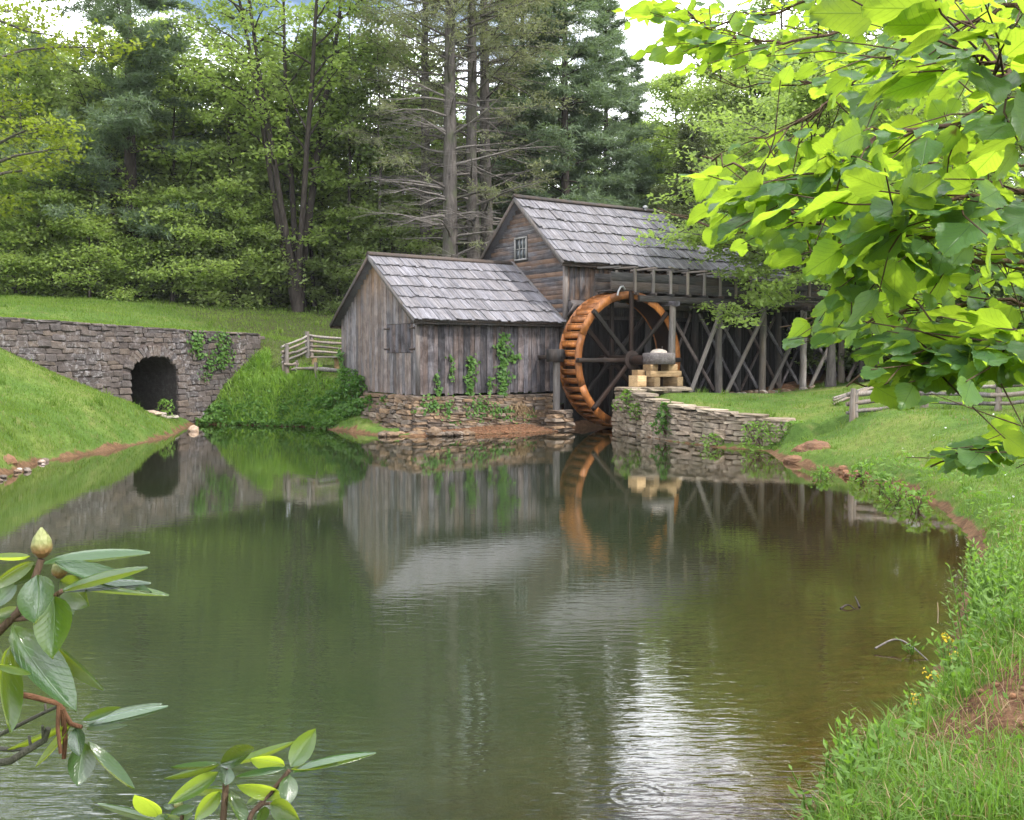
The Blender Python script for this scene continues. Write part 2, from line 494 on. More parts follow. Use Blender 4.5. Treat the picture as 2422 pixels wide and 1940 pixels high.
# ------------------------------------------------------------------ land form
def xy(p): return (p[0], p[1])
WALL0 = np.array([-15.9, 31.0]); WALL1 = np.array([-10.36, 41.0])      # face of the bridge wall
WDIR = (WALL1 - WALL0) / np.linalg.norm(WALL1 - WALL0); WLEN = float(np.linalg.norm(WALL1 - WALL0))
WNRM = np.array([WDIR[1], -WDIR[0]])                                     # faces the pond
def wall_top(s):
    t = np.clip(np.asarray(s) / WLEN, -0.6, 1.0)
    return np.interp(t, [-0.6, 0, 0.67, 1.0], [4.1, 3.79, 3.56, 3.50])

POND = [(-10, 9), (-10.9, 15), xy(I0(-40, 1142)), xy(I0(100, 1092)), xy(I0(200, 1077)), xy(I0(300, 1057)),
        xy(I0(400, 1033)), xy(I0(440, 1012)), xy(I0(462, 1004)), xy(I0(600, 1006)), xy(I0(720, 1010)), xy(I0(815, 1020)),
        xy(M(-1.3, .6, 0)), xy(M(-0.7, -0.7, 0)), xy(M(1, -1.0, 0)), xy(M(3, -1.35, 0)), xy(M(4.7, -1.5, 0)), xy(M(5.2, -0.5, 0)),
        xy(M(10.2, -0.4, 0)), xy(M(10.2, -2.05, 0)), xy(M(6.56, -2.25, 0)), (3.55, 34.6), (4.85, 30.2), (5.8, 28.3), (7.0, 27.3),
        xy(I0(1850, 1090)), xy(I0(1925, 1106)), xy(I0(2010, 1122)), xy(I0(2120, 1156)), xy(I0(2220, 1196)), xy(I0(2290, 1262)),
        xy(I0(2318, 1312)), xy(I0(2292, 1400)), xy(I0(2262, 1500)), xy(I0(2215, 1620)), xy(I0(2140, 1720)), xy(I0(2040, 1800)),
        xy(I0(1940, 1870)), xy(I0(1870, 1950)), (1.0, 4.2), (0, 3.2), (-2.5, 3.0), (-5, 3.5), (-8, 5)]
POND = np.array(POND)
def seg_dist(x, y, poly, closed=True):
    x = np.asarray(x, float); y = np.asarray(y, float)
    best = np.full(x.shape, 1e9)
    n = len(poly)
    for i in range(n if closed else n - 1):
        a, b = poly[i], poly[(i + 1) % n]
        d = b - a; L2 = max(float(d @ d), 1e-9)
        t = np.clip(((x - a[0]) * d[0] + (y - a[1]) * d[1]) / L2, 0, 1)
        best = np.minimum(best, np.hypot(x - a[0] - t * d[0], y - a[1] - t * d[1]))
    return best
def inside(x, y, poly):
    x = np.asarray(x, float); y = np.asarray(y, float)
    c = np.zeros(x.shape, bool)
    n = len(poly)
    for i in range(n):
        (x1, y1), (x2, y2) = poly[i], poly[(i + 1) % n]
        if y1 == y2: continue
        hit = ((y1 > y) != (y2 > y)) & (x < (x2 - x1) * (y - y1) / (y2 - y1) + x1)
        c ^= hit
    return c
def pond_dist(x, y):
    d = seg_dist(x, y, POND)
    return np.where(inside(x, y, POND), -d, d)

def P3(v): return (v.x, v.y, v.z)
CTRL = [P3(I(0, 825, 30)), P3(I(0, 960, 27)), P3(I(200, 920, 33)), P3(I(120, 880, 31)), P3(I(330, 972, 34.6)), (-20, 26, 3.9), (-20, 15, 3.0), (-14, 12, 1.6), (-26, 30, 4.6),
        (-12.9, 36.0, .45), (-12.2, 37.3, .35), (-13.4, 35.2, .7),
        (-11.2, 38.4, .8), (-10.6, 39.3, 1.7), (-10.1, 41.4, 3.25), P3(I(560, 930, 38.6)),
        P3(I(700, 890, 39)), P3(I(800, 885, 40)), P3(I(690, 940, 37.4)), P3(I(790, 950, 37.2)), P3(I(700, 800, 46)), P3(I(760, 735, 56)), P3(I(300, 703, 56)), P3(I(600, 722, 56)), P3(I(0, 697, 56)),
        P3(I(150, 735, 42)), P3(I(400, 755, 46)),
        P3(M(0, 6.2, 1.9)), P3(M(-.9, 1.2, .12)), P3(M(-1.1, 2.6, .45)), P3(M(-1.2, 4.2, 1.1)), P3(M(-1.0, 6.5, 1.85)), P3(M(-2.5, 4.0, .9)), P3(M(3, 8, 2.2)), P3(M(8, 8, 2.6)), P3(M(14, 8, 3)), (-2, 52, 4.6), (8, 54, 4.8),
        P3(M(3, 3, 1.25)), P3(M(9, 3, 1.3)), P3(M(14, 2, 1.3)),
        P3(M(11.8, -2.1, 1.08)), P3(M(16, -2.2, 1.15)), P3(M(9.4, -3, 1.36)), P3(M(7.4, -3.2, 1.42)), P3(M(21, -3, 1.7)), P3(M(25, 0, 2.6)),
        (4.4, 33.4, 1.32), (5.3, 31.0, 1.0), (6.3, 29.2, .88), (7.6, 28.2, .72), (7.5, 32, 1.1), (8.3, 27.3, .6),
        P3(I(2015, 962, 26)), P3(I(2390, 972, 25)), (15, 34, 2.2), (20, 25, 2.4), (19, 42, 3.0),
        (9.0, 18.5, .85), (8.2, 14, .8), (7.0, 11.5, .8), (10.5, 22, 1.05), (4.9, 8.8, .8), (3.3, 6.2, .72), (2.35, 5.4, .38), (0, 0, 1.0), (4, 2, 1.0), (9, 10, 1.25), (-5, 0, 1.0), (13, 15, 1.6), (-12, 4, 1.2),
        (-40, 80, 9), (-20, 80, 8.5), (0, 85, 9), (25, 82, 9.5), (45, 80, 11), (40, 40, 5), (-42, 50, 6.5), (-40, 30, 5.5), (-40, 10, 4.5), (40, 0, 4), (0, -20, 1.6), (-30, -20, 3), (30, -20, 3), (0, 130, 17), (-80, 130, 20), (80, 130, 20), (-90, 40, 10), (90, 40, 10), (0, -90, 3), (90, -90, 5), (-90, -90, 5)]
CTRL = np.array(CTRL)
_Dm = np.hypot(CTRL[:, None, 0] - CTRL[None, :, 0], CTRL[:, None, 1] - CTRL[None, :, 1])
_K = np.zeros((len(CTRL) + 1,) * 2); _K[:-1, :-1] = _Dm + 0.02 * np.eye(len(CTRL)) * -1; _K[-1, :-1] = _K[:-1, -1] = 1
_W = np.linalg.solve(_K, np.concatenate([CTRL[:, 2], [0]]))
def land_rbf(x, y):
    z = np.full(x.shape, _W[-1])
    for (cx, cy, _), w in zip(CTRL, _W[:-1]): z = z + w * np.hypot(x - cx, y - cy)
    return z
def sstep(a, b, x):
    t = np.clip((x - a) / (b - a), 0, 1); return t * t * (3 - 2 * t)
def vnoise(x, y, s=1.0, seed=0):
    """cheap smooth noise from summed sines"""
    r = np.random.default_rng(100 + seed)
    z = np.zeros(np.shape(x))
    for _ in range(9):
        a = r.uniform(0, 2 * PI); k = r.uniform(0.5, 2.2) / s; ph = r.uniform(0, 6.28)
        z = z + np.sin((np.cos(a) * x + np.sin(a) * y) * k * 2 + ph)
    return z / 4.5
RPATH = np.array([(3.59, 34.76), (5.0, 30.4), (5.95, 28.6), (7.25, 27.6), (7.75, 27.25)])    # foot of the retaining wall
def mill_uv(x, y):
    dx, dy = np.asarray(x) + 3.13, np.asarray(y) - 33.0
    return dx * UX + dy * UY, -dx * UY + dy * UX
def ground_z(x, y):
    x = np.asarray(x, float); y = np.asarray(y, float)
    d = pond_dist(x, y)
    h = land_rbf(x, y) + 0.035 * vnoise(x, y, 1.2, 1)
    s = (x - WALL0[0]) * WDIR[0] + (y - WALL0[1]) * WDIR[1]
    nb = -((x - WALL0[0]) * WNRM[0] + (y - WALL0[1]) * WNRM[1])          # metres behind the wall face
    # behind the wall the ground stands at the wall's height; under the culvert it stays low
    back = wall_top(s) - 0.06 + np.clip(nb, 0, 40) * 0.075
    m = sstep(0.28, 0.5, nb) * sstep(-3.0, -1.0, s) * (1 - sstep(WLEN - 0.3, WLEN + 2.5, s)) * (1 - sstep(6, 16, nb))
    h = h * (1 - m) + np.maximum(back, h) * m
    tun = sstep(-0.3, 0.0, nb) * (1 - sstep(6.8, 7.2, nb)) * sstep(ARCH_S - 1.75, ARCH_S - 1.35, s) * (1 - sstep(ARCH_S + 1.35, ARCH_S + 1.75, s))
    h = h * (1 - tun) + 0.38 * tun
    u, v = mill_uv(x, y)
    wd = seg_dist(x, y, RPATH, False)
    nearwall = wd < 0.8
    W = np.where(x < -9, 1.3, 1.6)
    W = np.where((x > 1) & (y < 9.5), 0.9, np.where((x > 4) & (y < 26.5), 3.2, W))
    shore = 0.03 + 0.30 * sstep(0, 0.4, d) * (1 + 0.35 * vnoise(x, y, 0.45, 4))
    k = np.where(nearwall & (x < 8), sstep(0.28, 0.62, d), sstep(0.10, 1.0, d / W))
    shore = np.where(nearwall & (x < 8), 0.02 + .1 * sstep(0, .4, d), shore)
    z = np.minimum(shore + (h - shore) * k, np.maximum(h, 0.05))
    strip = (u > -0.9) & (u < 5.5) & (v > -1.8) & (v < 0.12) & (d > 0)
    z = np.where(strip, np.minimum(z, 0.03 + 0.20 * sstep(0, 1.2, d) + 0.02 * vnoise(x, y, .25, 6)), z)
    under = (u > -0.02) & (u < 5.3) & (v > 0.2) & (v < 6.0)
    z = np.where(under, 1.2, z)
    depth = 0.05 + 0.55 * sstep(0, 5.0, -d) + 0.35 * sstep(0, 1.2, -d)
    depth = depth * (1 - .45 * sstep(-1.2, 1.4, x - 0.22 * y + .4))
    return np.where(d > 0, z, -depth)
ARCH_S = 0.523 * WLEN
def gz(x, y): return float(ground_z(np.array([x]), np.array([y]))[0])

def axis(a, b, core0, core1, fine, grow=1.22):
    c = list(np.arange(core0, core1 + 1e-6, fine))
    st = fine; q = core1
    while q < b: st *= grow; q += st; c.append(q)
    st = fine; q = core0
    while q > a: st *= grow; q -= st; c.insert(0, q)
    return np.array(c)
gx = axis(-420, 420, -19, 14, 0.2); gy = axis(-200, 620, 2.0, 44.5, 0.2)
GX, GY = np.meshgrid(gx, gy)
GZ = ground_z(GX, GY)
nx, ny = len(gx), len(gy)
far = np.hypot(GX, GY - 30)
GZ = GZ + np.clip(far - 140, 0, 300) * -0.02
b = MB()
ii, jj = np.meshgrid(np.arange(nx - 1), np.arange(ny - 1))
q = (jj * nx + ii).reshape(-1)
# the culvert is a real hole: leave out the sheet where the barrel would be cut by its steep rise
_s = (GX - WALL0[0]) * WDIR[0] + (GY - WALL0[1]) * WDIR[1]
_n = -((GX - WALL0[0]) * WNRM[0] + (GY - WALL0[1]) * WNRM[1])
faces = np.stack([q, q + 1, q + nx + 1, q + nx], -1)
b.add(np.stack([GX, GY, GZ], -1).reshape(-1, 3), faces)
me = b.mesh('ground', True)
_d = pond_dist(GX, GY)
def soil_amount(x, y, d):
    """bare earth: along the cut edge of the bank, on trodden spots and by the near corner"""
    n = vnoise(x, y, 0.5, 9) * 0.5 + vnoise(x, y, 0.16, 10) * 0.35
    edge = 1 - sstep(0.02, 0.20, d + 0.12 * n)
    edge = np.where((x < -9), 1 - sstep(0.0, 0.20, d + 0.14 * n), edge)
    u, v = mill_uv(x, y)
    strip = ((u > -.5) & (u < 10.5) & (v > -1.9) & (v < 0.5)).astype(float)
    patch = (1 - sstep(0.35, 1.1, np.hypot((x - 2.95) / 0.75, (y - 5.8) / 0.62) + 0.45 * n)) * 1.0
    patch = np.maximum(patch, (1 - sstep(0.3, 1.0, np.hypot((x - 2.55) / 0.5, (y - 5.0) / 0.45) + 0.35 * n)) * .7)
    spots = sstep(0.72, 1.0, n + vnoise(x, y, 2.5, 12) * 0.35) * 0.6 * (x > 0)
    pad = sstep(0, 1, 1 - np.abs(v + 0.6) / 2.0) * (u > 10) * (u < 26) * 0.9
    return np.clip(np.maximum.reduce([edge, strip, patch, spots, pad]), 0, 1)
soil = soil_amount(GX, GY, _d)
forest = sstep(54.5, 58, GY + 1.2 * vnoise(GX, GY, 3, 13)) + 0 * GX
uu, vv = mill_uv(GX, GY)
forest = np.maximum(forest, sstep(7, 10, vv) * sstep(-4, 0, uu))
for nm, arr in (('soil', soil), ('forest', np.clip(forest, 0, 1)), ('wet', 1 - sstep(-0.05, 0.25, _d))):
    a = me.attributes.new(nm, 'FLOAT', 'POINT'); a.data.foreach_set('value', arr.astype(np.float32).reshape(-1))

def ground_mat():
    t = NT('grassy_ground')
    p = t.position()
    n1 = t.noise(p, 0.45, 5, 0.6); n2 = t.noise(p, 6.0, 6, 0.7); n3 = t.noise(p, 38.0, 4, 0.7)
    g = t.ramp(n1, [(0.3, (.050, .095, .018)), (0.5, (.085, .145, .028)), (0.7, (.15, .18, .045))])
    n5 = t.noise(p, 1.7, 4, 0.65)
    g = t.mix(t.ramp(n5, [(0.55, 0.0), (0.70, 0.6)]), g, (.17, .155, .06))
    g = t.mix(0.7, g, t.ramp(n2, [(0.3, 0.55), (0.65, 1.25)]), 'MULTIPLY')
    g = t.mix(0.5, g, t.ramp(n3, [(0.3, 0.5), (0.65, 1.25)]), 'MULTIPLY')
    e = t.ramp(n2, [(0.3, (.05, .028, .018)), (0.5, (.12, .062, .035)), (0.7, (.23, .135, .08))])
    e = t.mix(0.6, e, t.ramp(n3, [(0.35, 0.5), (0.6, 1.3)]), 'MULTIPLY')
    e = t.mix(t.attr('wet'), e, t.mix(t.ramp(n2, [(.35, 0.0), (.65, 1.0)]), (.085, .050, .027), (.165, .098, .052)))
    sf = t.ramp(t.math('ADD', t.attr('soil'), t.math('MULTIPLY', t.math('SUBTRACT', n2, 0.5), 0.9)), [(0.38, 0.0), (0.60, 1.0)])
    c = t.mix(sf, g, e)
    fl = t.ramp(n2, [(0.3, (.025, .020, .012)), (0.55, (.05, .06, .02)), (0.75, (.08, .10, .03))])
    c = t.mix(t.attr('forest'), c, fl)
    h = t.math('ADD', n2, t.math('MULTIPLY', n3, 0.7))
    return t.done(t.principled(c, 0.95, 0.1, t.bump(h, 0.9, 0.06)))
GROUND_MAT = ground_mat()
ground = link('ground', me, GROUND_MAT)
structure(ground, 'grassy ground with brown cut banks falling to the pond', 'ground')

# ------------------------------------------------------------------ water
def water_mat():
    t = NT('pond_water')
    g = t.new('ShaderNodeNewGeometry')
    p = t.position((1, 1, 1))
    # small wind ripples, longer across the pond than along it; patches of calm
    w1 = t.noise(t.position((2.6, 10.0, 1)), 1.0, 2, 0.5, 0.3)
    w2 = t.noise(t.position((7.0, 24.0, 1)), 1.0, 2, 0.5, 0.2)
    w3 = t.noise(t.position((0.5, 1.1, 1)), 1.0, 1, 0.5)
    rot = t.new('ShaderNodeMapping'); rot.inputs['Rotation'].default_value = (0, 0, 0.35); rot.inputs['Scale'].default_value = (3.0, 12.0, 1)
    t.l.new(g.outputs['Position'], rot.inputs['Vector'])
    w4 = t.noise(rot.outputs[0], 1.0, 2, 0.5, 0.3)
    sep = t.new('ShaderNodeSeparateXYZ'); t.l.new(g.outputs['Position'], sep.inputs[0])
    calm = t.ramp(t.noise(t.position((0.16, 0.10, 1)), 1.0, 3, 0.6), [(0.38, 0.35), (0.62, 1.0)])
    lee = t.ramp(t.math('MULTIPLY', sep.outputs['Y'], 0.025), [(0.12, 0.95), (0.19, 0.45), (0.26, 0.24), (0.42, 0.10), (0.65, 0.055), (0.9, .030)])
    # rings spreading from one spot near the camera
    cx, cy = xy(I0(1508, 1882))
    dx = t.math('SUBTRACT', sep.outputs['X'], cx); dy = t.math('SUBTRACT', sep.outputs['Y'], cy)
    rr = t.math('SQRT', t.math('ADD', t.math('MULTIPLY', dx, dx), t.math('MULTIPLY', dy, dy)))
    ring = t.math('MULTIPLY', t.math('SINE', t.math('MULTIPLY', rr, 85.0)), t.ramp(rr, [(0.0, 0.25), (0.10, 0.55), (0.165, 1.0), (0.21, 0.0)]))
    h = t.math('ADD', t.math('MULTIPLY', w1, 0.5), t.math('MULTIPLY', w2, 0.22))
    h = t.math('ADD', h, t.math('MULTIPLY', w4, 0.4))
    h = t.math('MULTIPLY', h, t.math('MULTIPLY', calm, lee))
    h = t.math('ADD', h, t.math('MULTIPLY', w3, 0.07))
    h = t.math('ADD', h, t.math('MULTIPLY', ring, 0.03))
    nb = t.bump(h, 1.0, 0.015)
    fr = t.new('ShaderNodeFresnel'); fr.inputs['IOR'].default_value = 1.33; t.l.new(nb, fr.inputs['Normal'])
    gl = t.new('ShaderNodeBsdfGlossy'); gl.inputs['Roughness'].default_value = 0.02; t.l.new(nb, gl.inputs['Normal'])
    murk = t.new('ShaderNodeBsdfDiffuse')
    m = t.ramp(t.noise(t.position((0.3, 0.3, 1)), 1.0, 3), [(0.35, (.027, .041, .019)), (0.65, (.038, .050, .024))])
    t.l.new(m, murk.inputs[0])
    tr = t.new('ShaderNodeBsdfTransparent'); tr.inputs[0].default_value = (.80, .72, .50, 1)
    body = t.new('ShaderNodeMixShader'); t.l.new(t.attr('murk'), body.inputs[0])
    t.l.new(tr.outputs[0], body.inputs[1]); t.l.new(murk.outputs[0], body.inputs[2])
    mx = t.new('ShaderNodeMixShader')
    t.l.new(t.math('MULTIPLY', fr.outputs[0], t.math('DIVIDE', 2.45, t.math('ADD', fr.outputs[0], 1.0)), clamp=True), mx.inputs[0])
    t.l.new(body.outputs[0], mx.inputs[1]); t.l.new(gl.outputs[0], mx.inputs[2])
    return t.done(mx)
b = MB()
wx, wy = np.linspace(-17, 12.5, 90), np.linspace(-1, 41.5, 130)
WX, WY = np.meshgrid(wx, wy)
ii, jj = np.meshgrid(np.arange(89), np.arange(129)); q = (jj * 90 + ii).reshape(-1)
b.add(np.stack([WX, WY, 0 * WX], -1).reshape(-1, 3), np.stack([q, q + 1, q + 91, q + 90], -1))
wme = b.mesh('water', True)
a = wme.attributes.new('murk', 'FLOAT', 'POINT')                # silt between the surface and the bed: more where it is deeper
a.data.foreach_set('value', (1 - np.exp(-np.maximum(-ground_z(WX, WY), 0) * (1.55 - .75 * sstep(-1.2, 1.2, WX - 0.2 * WY + .6)))).astype(np.float32).reshape(-1))
wt = link('water', wme, water_mat())
structure(wt, 'still green brown mill pond with wind ripples in front', 'pond')

# ------------------------------------------------------------------ stone-arched bridge wall
def WP(s, z, n=0.0):
    """point on the bridge wall: s along, z up, n in front of its face"""
    return Vector((WALL0[0] + WDIR[0] * s + WNRM[0] * n, WALL0[1] + WDIR[1] * s + WNRM[1] * n, z))
ARCH_W = 1.06; ARCH_SPR = 1.98; ARCH_TOP = 2.62
bridge = thing('stone_bridge_wall', WP(ARCH_S, 0.3), 'long lichened stone wall with a dark arched culvert, at the foot of the meadow', 'wall')
def arch_z(ds):
    """height of the opening at distance ds from its middle"""
    k = abs(ds) / ARCH_W
    return None if k >= 1 else ARCH_SPR + (ARCH_TOP - ARCH_SPR) * math.sqrt(max(0, 1 - k * k))
b = MB()
ss = np.concatenate([np.linspace(-4.6, ARCH_S - ARCH_W, 24), np.linspace(ARCH_S - ARCH_W, ARCH_S + ARCH_W, 22)[1:], np.linspace(ARCH_S + ARCH_W, WLEN + .05, 20)[1:]])
def wall_bottom(s):
    return -0.3
for s0, s1 in zip(ss[:-1], ss[1:]):
    mid = (s0 + s1) / 2
    if abs(mid - ARCH_S) < ARCH_W:
        z00, z01 = arch_z(s0 - ARCH_S) or ARCH_SPR, arch_z(s1 - ARCH_S) or ARCH_SPR
    else:
        z00 = z01 = wall_bottom(mid)
    t0, t1 = float(wall_top(s0)), float(wall_top(s1))
    b.add([WP(s0, z00), WP(s1, z01), WP(s1, t1), WP(s0, t0)], [(0, 1, 2, 3)])
    b.add([WP(s0, t0), WP(s1, t1), WP(s1, t1, -.55), WP(s0, t0, -.55)], [(0, 1, 2, 3)])
e = WLEN + .05
b.add([WP(e, -.3), WP(e, -.3, -.55), WP(e, 3.5, -.55), WP(e, 3.5)], [(0, 1, 2, 3)])
b.build('wall_body', MORTAR, bridge)
b = MB()                                                   # barrel of the culvert, open to the front; inner shade painted by dark stone
prof = [(-ARCH_W, 0.0)] + [(ARCH_W * math.sin(a), ARCH_SPR + (ARCH_TOP - ARCH_SPR) * math.cos(a)) for a in np.linspace(-PI / 2, PI / 2, 13)] + [(ARCH_W, 0.0)]
for (a0, z0), (a1, z1) in zip(prof[:-1], prof[1:]):
    b.add([WP(ARCH_S + a0, z0, -.01), WP(ARCH_S + a1, z1, -.01), WP(ARCH_S + a1, z1, -6.6), WP(ARCH_S + a0, z0, -6.6)], [(0, 3, 2, 1)])
b.add([WP(ARCH_S + a, z, -6.6) for a, z in prof], [tuple(range(len(prof)))])
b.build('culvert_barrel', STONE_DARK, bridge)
# meadow sheet over the culvert
b = MB()
S2 = np.linspace(ARCH_S - 2.6, ARCH_S + 2.6, 22); N2 = np.linspace(0.46, 8.6, 28)
SS, NN = np.meshgrid(S2, N2)
zz = wall_top(SS) - 0.05 + NN * 0.075 + 0.02
X2 = WALL0[0] + WDIR[0] * SS - WNRM[0] * NN; Y2 = WALL0[1] + WDIR[1] * SS - WNRM[1] * NN
ctr = np.maximum(zz, land_rbf(X2, Y2)) 
edge = np.minimum.reduce([sstep(0, .5, SS - S2[0]), sstep(0, .5, S2[-1] - SS), sstep(0, .8, N2[-1] - NN)])
zz = ctr - 0.08 * (1 - edge) + 0.01
ii, jj = np.meshgrid(np.arange(21), np.arange(27)); q = (jj * 22 + ii).reshape(-1)
b.add(np.stack([X2, Y2, zz], -1).reshape(-1, 3), np.stack([q, q + 22, q + 23, q + 1], -1))
gb = link('meadow_ground', b.mesh('meadow_ground', True), GROUND_MAT)
structure(gb, 'meadow turf over the culvert behind the stone wall', 'ground')

_stones = [rough_stone(i) for i in range(9)]
def stone_set(mat, base=_stones):
    r = []
    for m in base:
        c = m.copy(); c.materials.append(mat); r.append(c)
    return r
def put_stone(name, meshes, parent, c, sx, sy, sz, ex, ey, jit=0.05, rnd=random, sink=None):
    """one stone: size sx along ex, sy along ey (outwards), sz up"""
    ex = Vector(ex).normalized(); ey = Vector(ey).normalized(); ez = ex.cross(ey)
    R = Matrix(((ex.x, ey.x, ez.x), (ex.y, ey.y, ez.y), (ex.z, ey.z, ez.z))).to_4x4()
    if ez.z < 0: R = R @ Matrix.Rotation(PI, 4, 'Y')
    J = Matrix.Rotation(rnd.uniform(-jit, jit), 4, 'Y') @ Matrix.Rotation(rnd.uniform(-jit, jit), 4, 'Z') @ Matrix.Rotation(rnd.uniform(-jit, jit), 4, 'X')
    F = Matrix.Rotation(rnd.choice((0, PI)), 4, 'Y')
    mw = Matrix.Translation(c) @ R @ J @ F @ Matrix.Diagonal((sx, sy, sz, 1)); me = rnd.choice(meshes)
    if sink is not None:                                     # past the limit: joined into one part
        vs = [mw @ v.co for v in me.vertices]
        off = sink.n; sink.add(vs, [(0, 1, 2)][:0] or np.zeros((0, 3), int))
        for n_ in sorted({len(p.vertices) for p in me.polygons}):
            fs = np.array([list(p.vertices) for p in me.polygons if len(p.vertices) == n_]) + off
            sink.f.append(fs); sink.uv.append(np.zeros((fs.size, 2))); sink.tint.append(np.full(len(fs), .5))
        return None
    return link(name, me, None, parent, mw)
BST = stone_set(STONE_ARCH)
rs = random.Random(5)
z = 0.12
cnt = 0; BSTONES = []
ex = (WDIR[0], WDIR[1], 0); ey = (WNRM[0], WNRM[1], 0)
while z < 3.75:
    hgt = rs.uniform(0.14, 0.235)
    s = -1.2 + rs.uniform(0, .3)
    while s < WLEN:
        left = 1 - min(max(s / (WLEN * .45), 0), 1)
        L = rs.uniform(0.24, 0.52) * (1 + 0.25 * left)
        mid = s + L / 2
        ztop = float(wall_top(mid))
        gnd = gz(*(WP(mid, 0, .25).xy))
        ok = z + hgt * .35 < ztop and z + hgt > gnd - 0.02
        az = max([arch_z(q - ARCH_S) or -1 for q in (s + .03, mid, s + L - .03)])
        if z < az + 0.30 and az > 0 and z + hgt < ARCH_TOP + .75: ok = ok and False
        if abs(mid - ARCH_S) < ARCH_W + L / 2 + .02 and z < ARCH_SPR + .15: ok = False
        if ok:
            hh = min(hgt, ztop - z)
            BSTONES.append((mid, (WP(mid, z + hh / 2 + rs.uniform(-.03, .03), -.03 + rs.uniform(-.02, .028)), L * rs.uniform(.92, 1.10), .16, hh * rs.uniform(.85, 1.2)))); cnt += 1
        s += L
    z += hgt
BSTONES.sort(key=lambda q: q[0])
more = MB()
for i, (_, (c, sx, sy, sz)) in enumerate(BSTONES):
    put_stone('stone', BST, bridge, c, sx, sy, sz, ex, ey, .085, rs, None if i < 300 else more)
if more.n: more.build('small_stones', STONE_ARCH, bridge)['kind'] = 'stuff'
# ring of narrow upright stones over the arch, jamb stones below
for a in np.linspace(-1.25, 1.25, 17):
    cs = ARCH_S + (ARCH_W + .16) * math.sin(a); cz = ARCH_SPR + (ARCH_TOP - ARCH_SPR + .17) * math.cos(a)
    d = Vector(WP(math.sin(a), math.cos(a) * .75)) - Vector(WP(0, 0)); d.normalize()
    side = d.cross(Vector(ey))
    put_stone('arch_stone', BST, bridge, WP(cs, cz, 0.01), .17, .18, rs.uniform(.32, .42), side, ey, .03, rs)
for side in (-1, 1):
    z = 0.25
    while z < ARCH_SPR - .05:
        hh = rs.uniform(.2, .3); L = rs.uniform(.32, .5)
        put_stone('jamb_stone', BST, bridge, WP(ARCH_S + side * (ARCH_W + L / 2), z + hh / 2, .01), L, .18, hh * .95, ex, ey, .03, rs); z += hh
# thin flat coping stones along the top
s = -1.2
while s < WLEN - .2:
    L = rs.uniform(.5, .9)
    put_stone('coping_stone', BST, bridge, WP(s + L / 2, float(wall_top(s + L / 2)) - .01, -.16), L * .98, .5, .08, ex, ey, .015, rs); s += L
print('bridge stones', cnt)
# ------------------------------------------------------------------ the mill
rm = random.Random(11)
Zs = 1.30
def roof_side(parent, u0, u1, v_eave, v_ridge, z_eave, z_ridge, courses, per, mat, up=1, seed=0, skip=None):
    """one slope of riven boards in overlapping courses; returns the roof part"""
    r = random.Random(seed)
    e = M(0, v_eave, z_eave); rg = M(0, v_ridge, z_ridge)
    sl = rg - e; L = sl.length; sd = sl.normalized()
    nrm = DU.cross(sd).normalized()
    if nrm.z < 0: nrm = -nrm
    exp_ = L / courses
    w = (u1 - u0) / per
    for c in range(courses):
        wob = 0
        for k in range(per):
            u = u0 + (k + .5) * w
            wob = .8 * wob + r.uniform(-.02, .02)
            lift = abs(r.gauss(0, .012)) + (0.03 if r.random() < .08 else 0)
            drop = r.uniform(-.03, .05) + wob
            s0 = c * exp_ - .06 - drop; s1 = min(c * exp_ + exp_ * 1.25, L - .01)
            p0 = M(u + r.uniform(-.012, .012), v_eave, z_eave) + sd * s0 + nrm * (.070 + lift)
            p1 = M(u + r.uniform(-.03, .03), v_eave, z_eave) + sd * s1 + nrm * (.018)
            board('shingle', mat, parent, p0, p1, w * r.uniform(.93, 1.06), .034, nrm)
def slab(bm, u0, u1, v0, z0, v1, z1, th):
    a, b_, c, d = M(u0, v0, z0), M(u1, v0, z0), M(u1, v1, z1), M(u0, v1, z1)
    dn = Vector((0, 0, -th))
    vs = [a, b_, c, d, a + dn, b_ + dn, c + dn, d + dn]
    bm.add(vs, [(0, 1, 2, 3), (7, 6, 5, 4), (0, 4, 5, 1), (1, 5, 6, 2), (2, 6, 7, 3), (3, 7, 4, 0)])

# ---- low shed at the front
shed = thing('mill_shed', M(0, 0, 0), 'low plank shed with a shake roof, at the front of the mill over the pond', 'shed')
SH_U1, SH_V1 = 5.87, 5.97
SE, SR, SVR, SOV = 3.79, 6.14, 2.985, 0.35           # eave height, ridge height, ridge position, overhang
def shed_z(v): return SE + (SR - SE) * (1 - abs(v - SVR) / (SVR + SOV))
long_wall = MB(); long_wall.box(M(SH_U1 / 2, .05, (1.34 + 3.85) / 2), DU * (SH_U1 / 2), DV * .02, DZ * ((3.85 - 1.34) / 2))
long_wall = long_wall.build('long_wall', WOOD_DARK, shed)
u = 0.0; i = 0
while u < SH_U1 - .03:
    w = min(rm.uniform(.15, .26), SH_U1 - u)
    lo = Zs + rm.uniform(-.03, .05); off = rm.uniform(-.004, .012)
    board('plank', WOOD, long_wall, M(u + w / 2, -off, lo), M(u + w / 2 + rm.uniform(-.006, .006), -off, 3.92), w - .012, .03, -DV)
    u += w
gable = MB()
pts = [(0, 1.33), (SH_V1, 1.33), (SH_V1, shed_z(SH_V1) - .1), (SVR, shed_z(SVR) - .12), (0, shed_z(0) - .1)]
gable.add([M(.05, v, z) for v, z in pts] + [M(.09, v, z) for v, z in pts], [(4, 3, 2, 1, 0), (5, 6, 7, 8, 9)])
gable = gable.build('gable_wall', WOOD_DARK, shed)
SHUT = (.20, 2.22, 2.72, 3.68)
v = 0.0
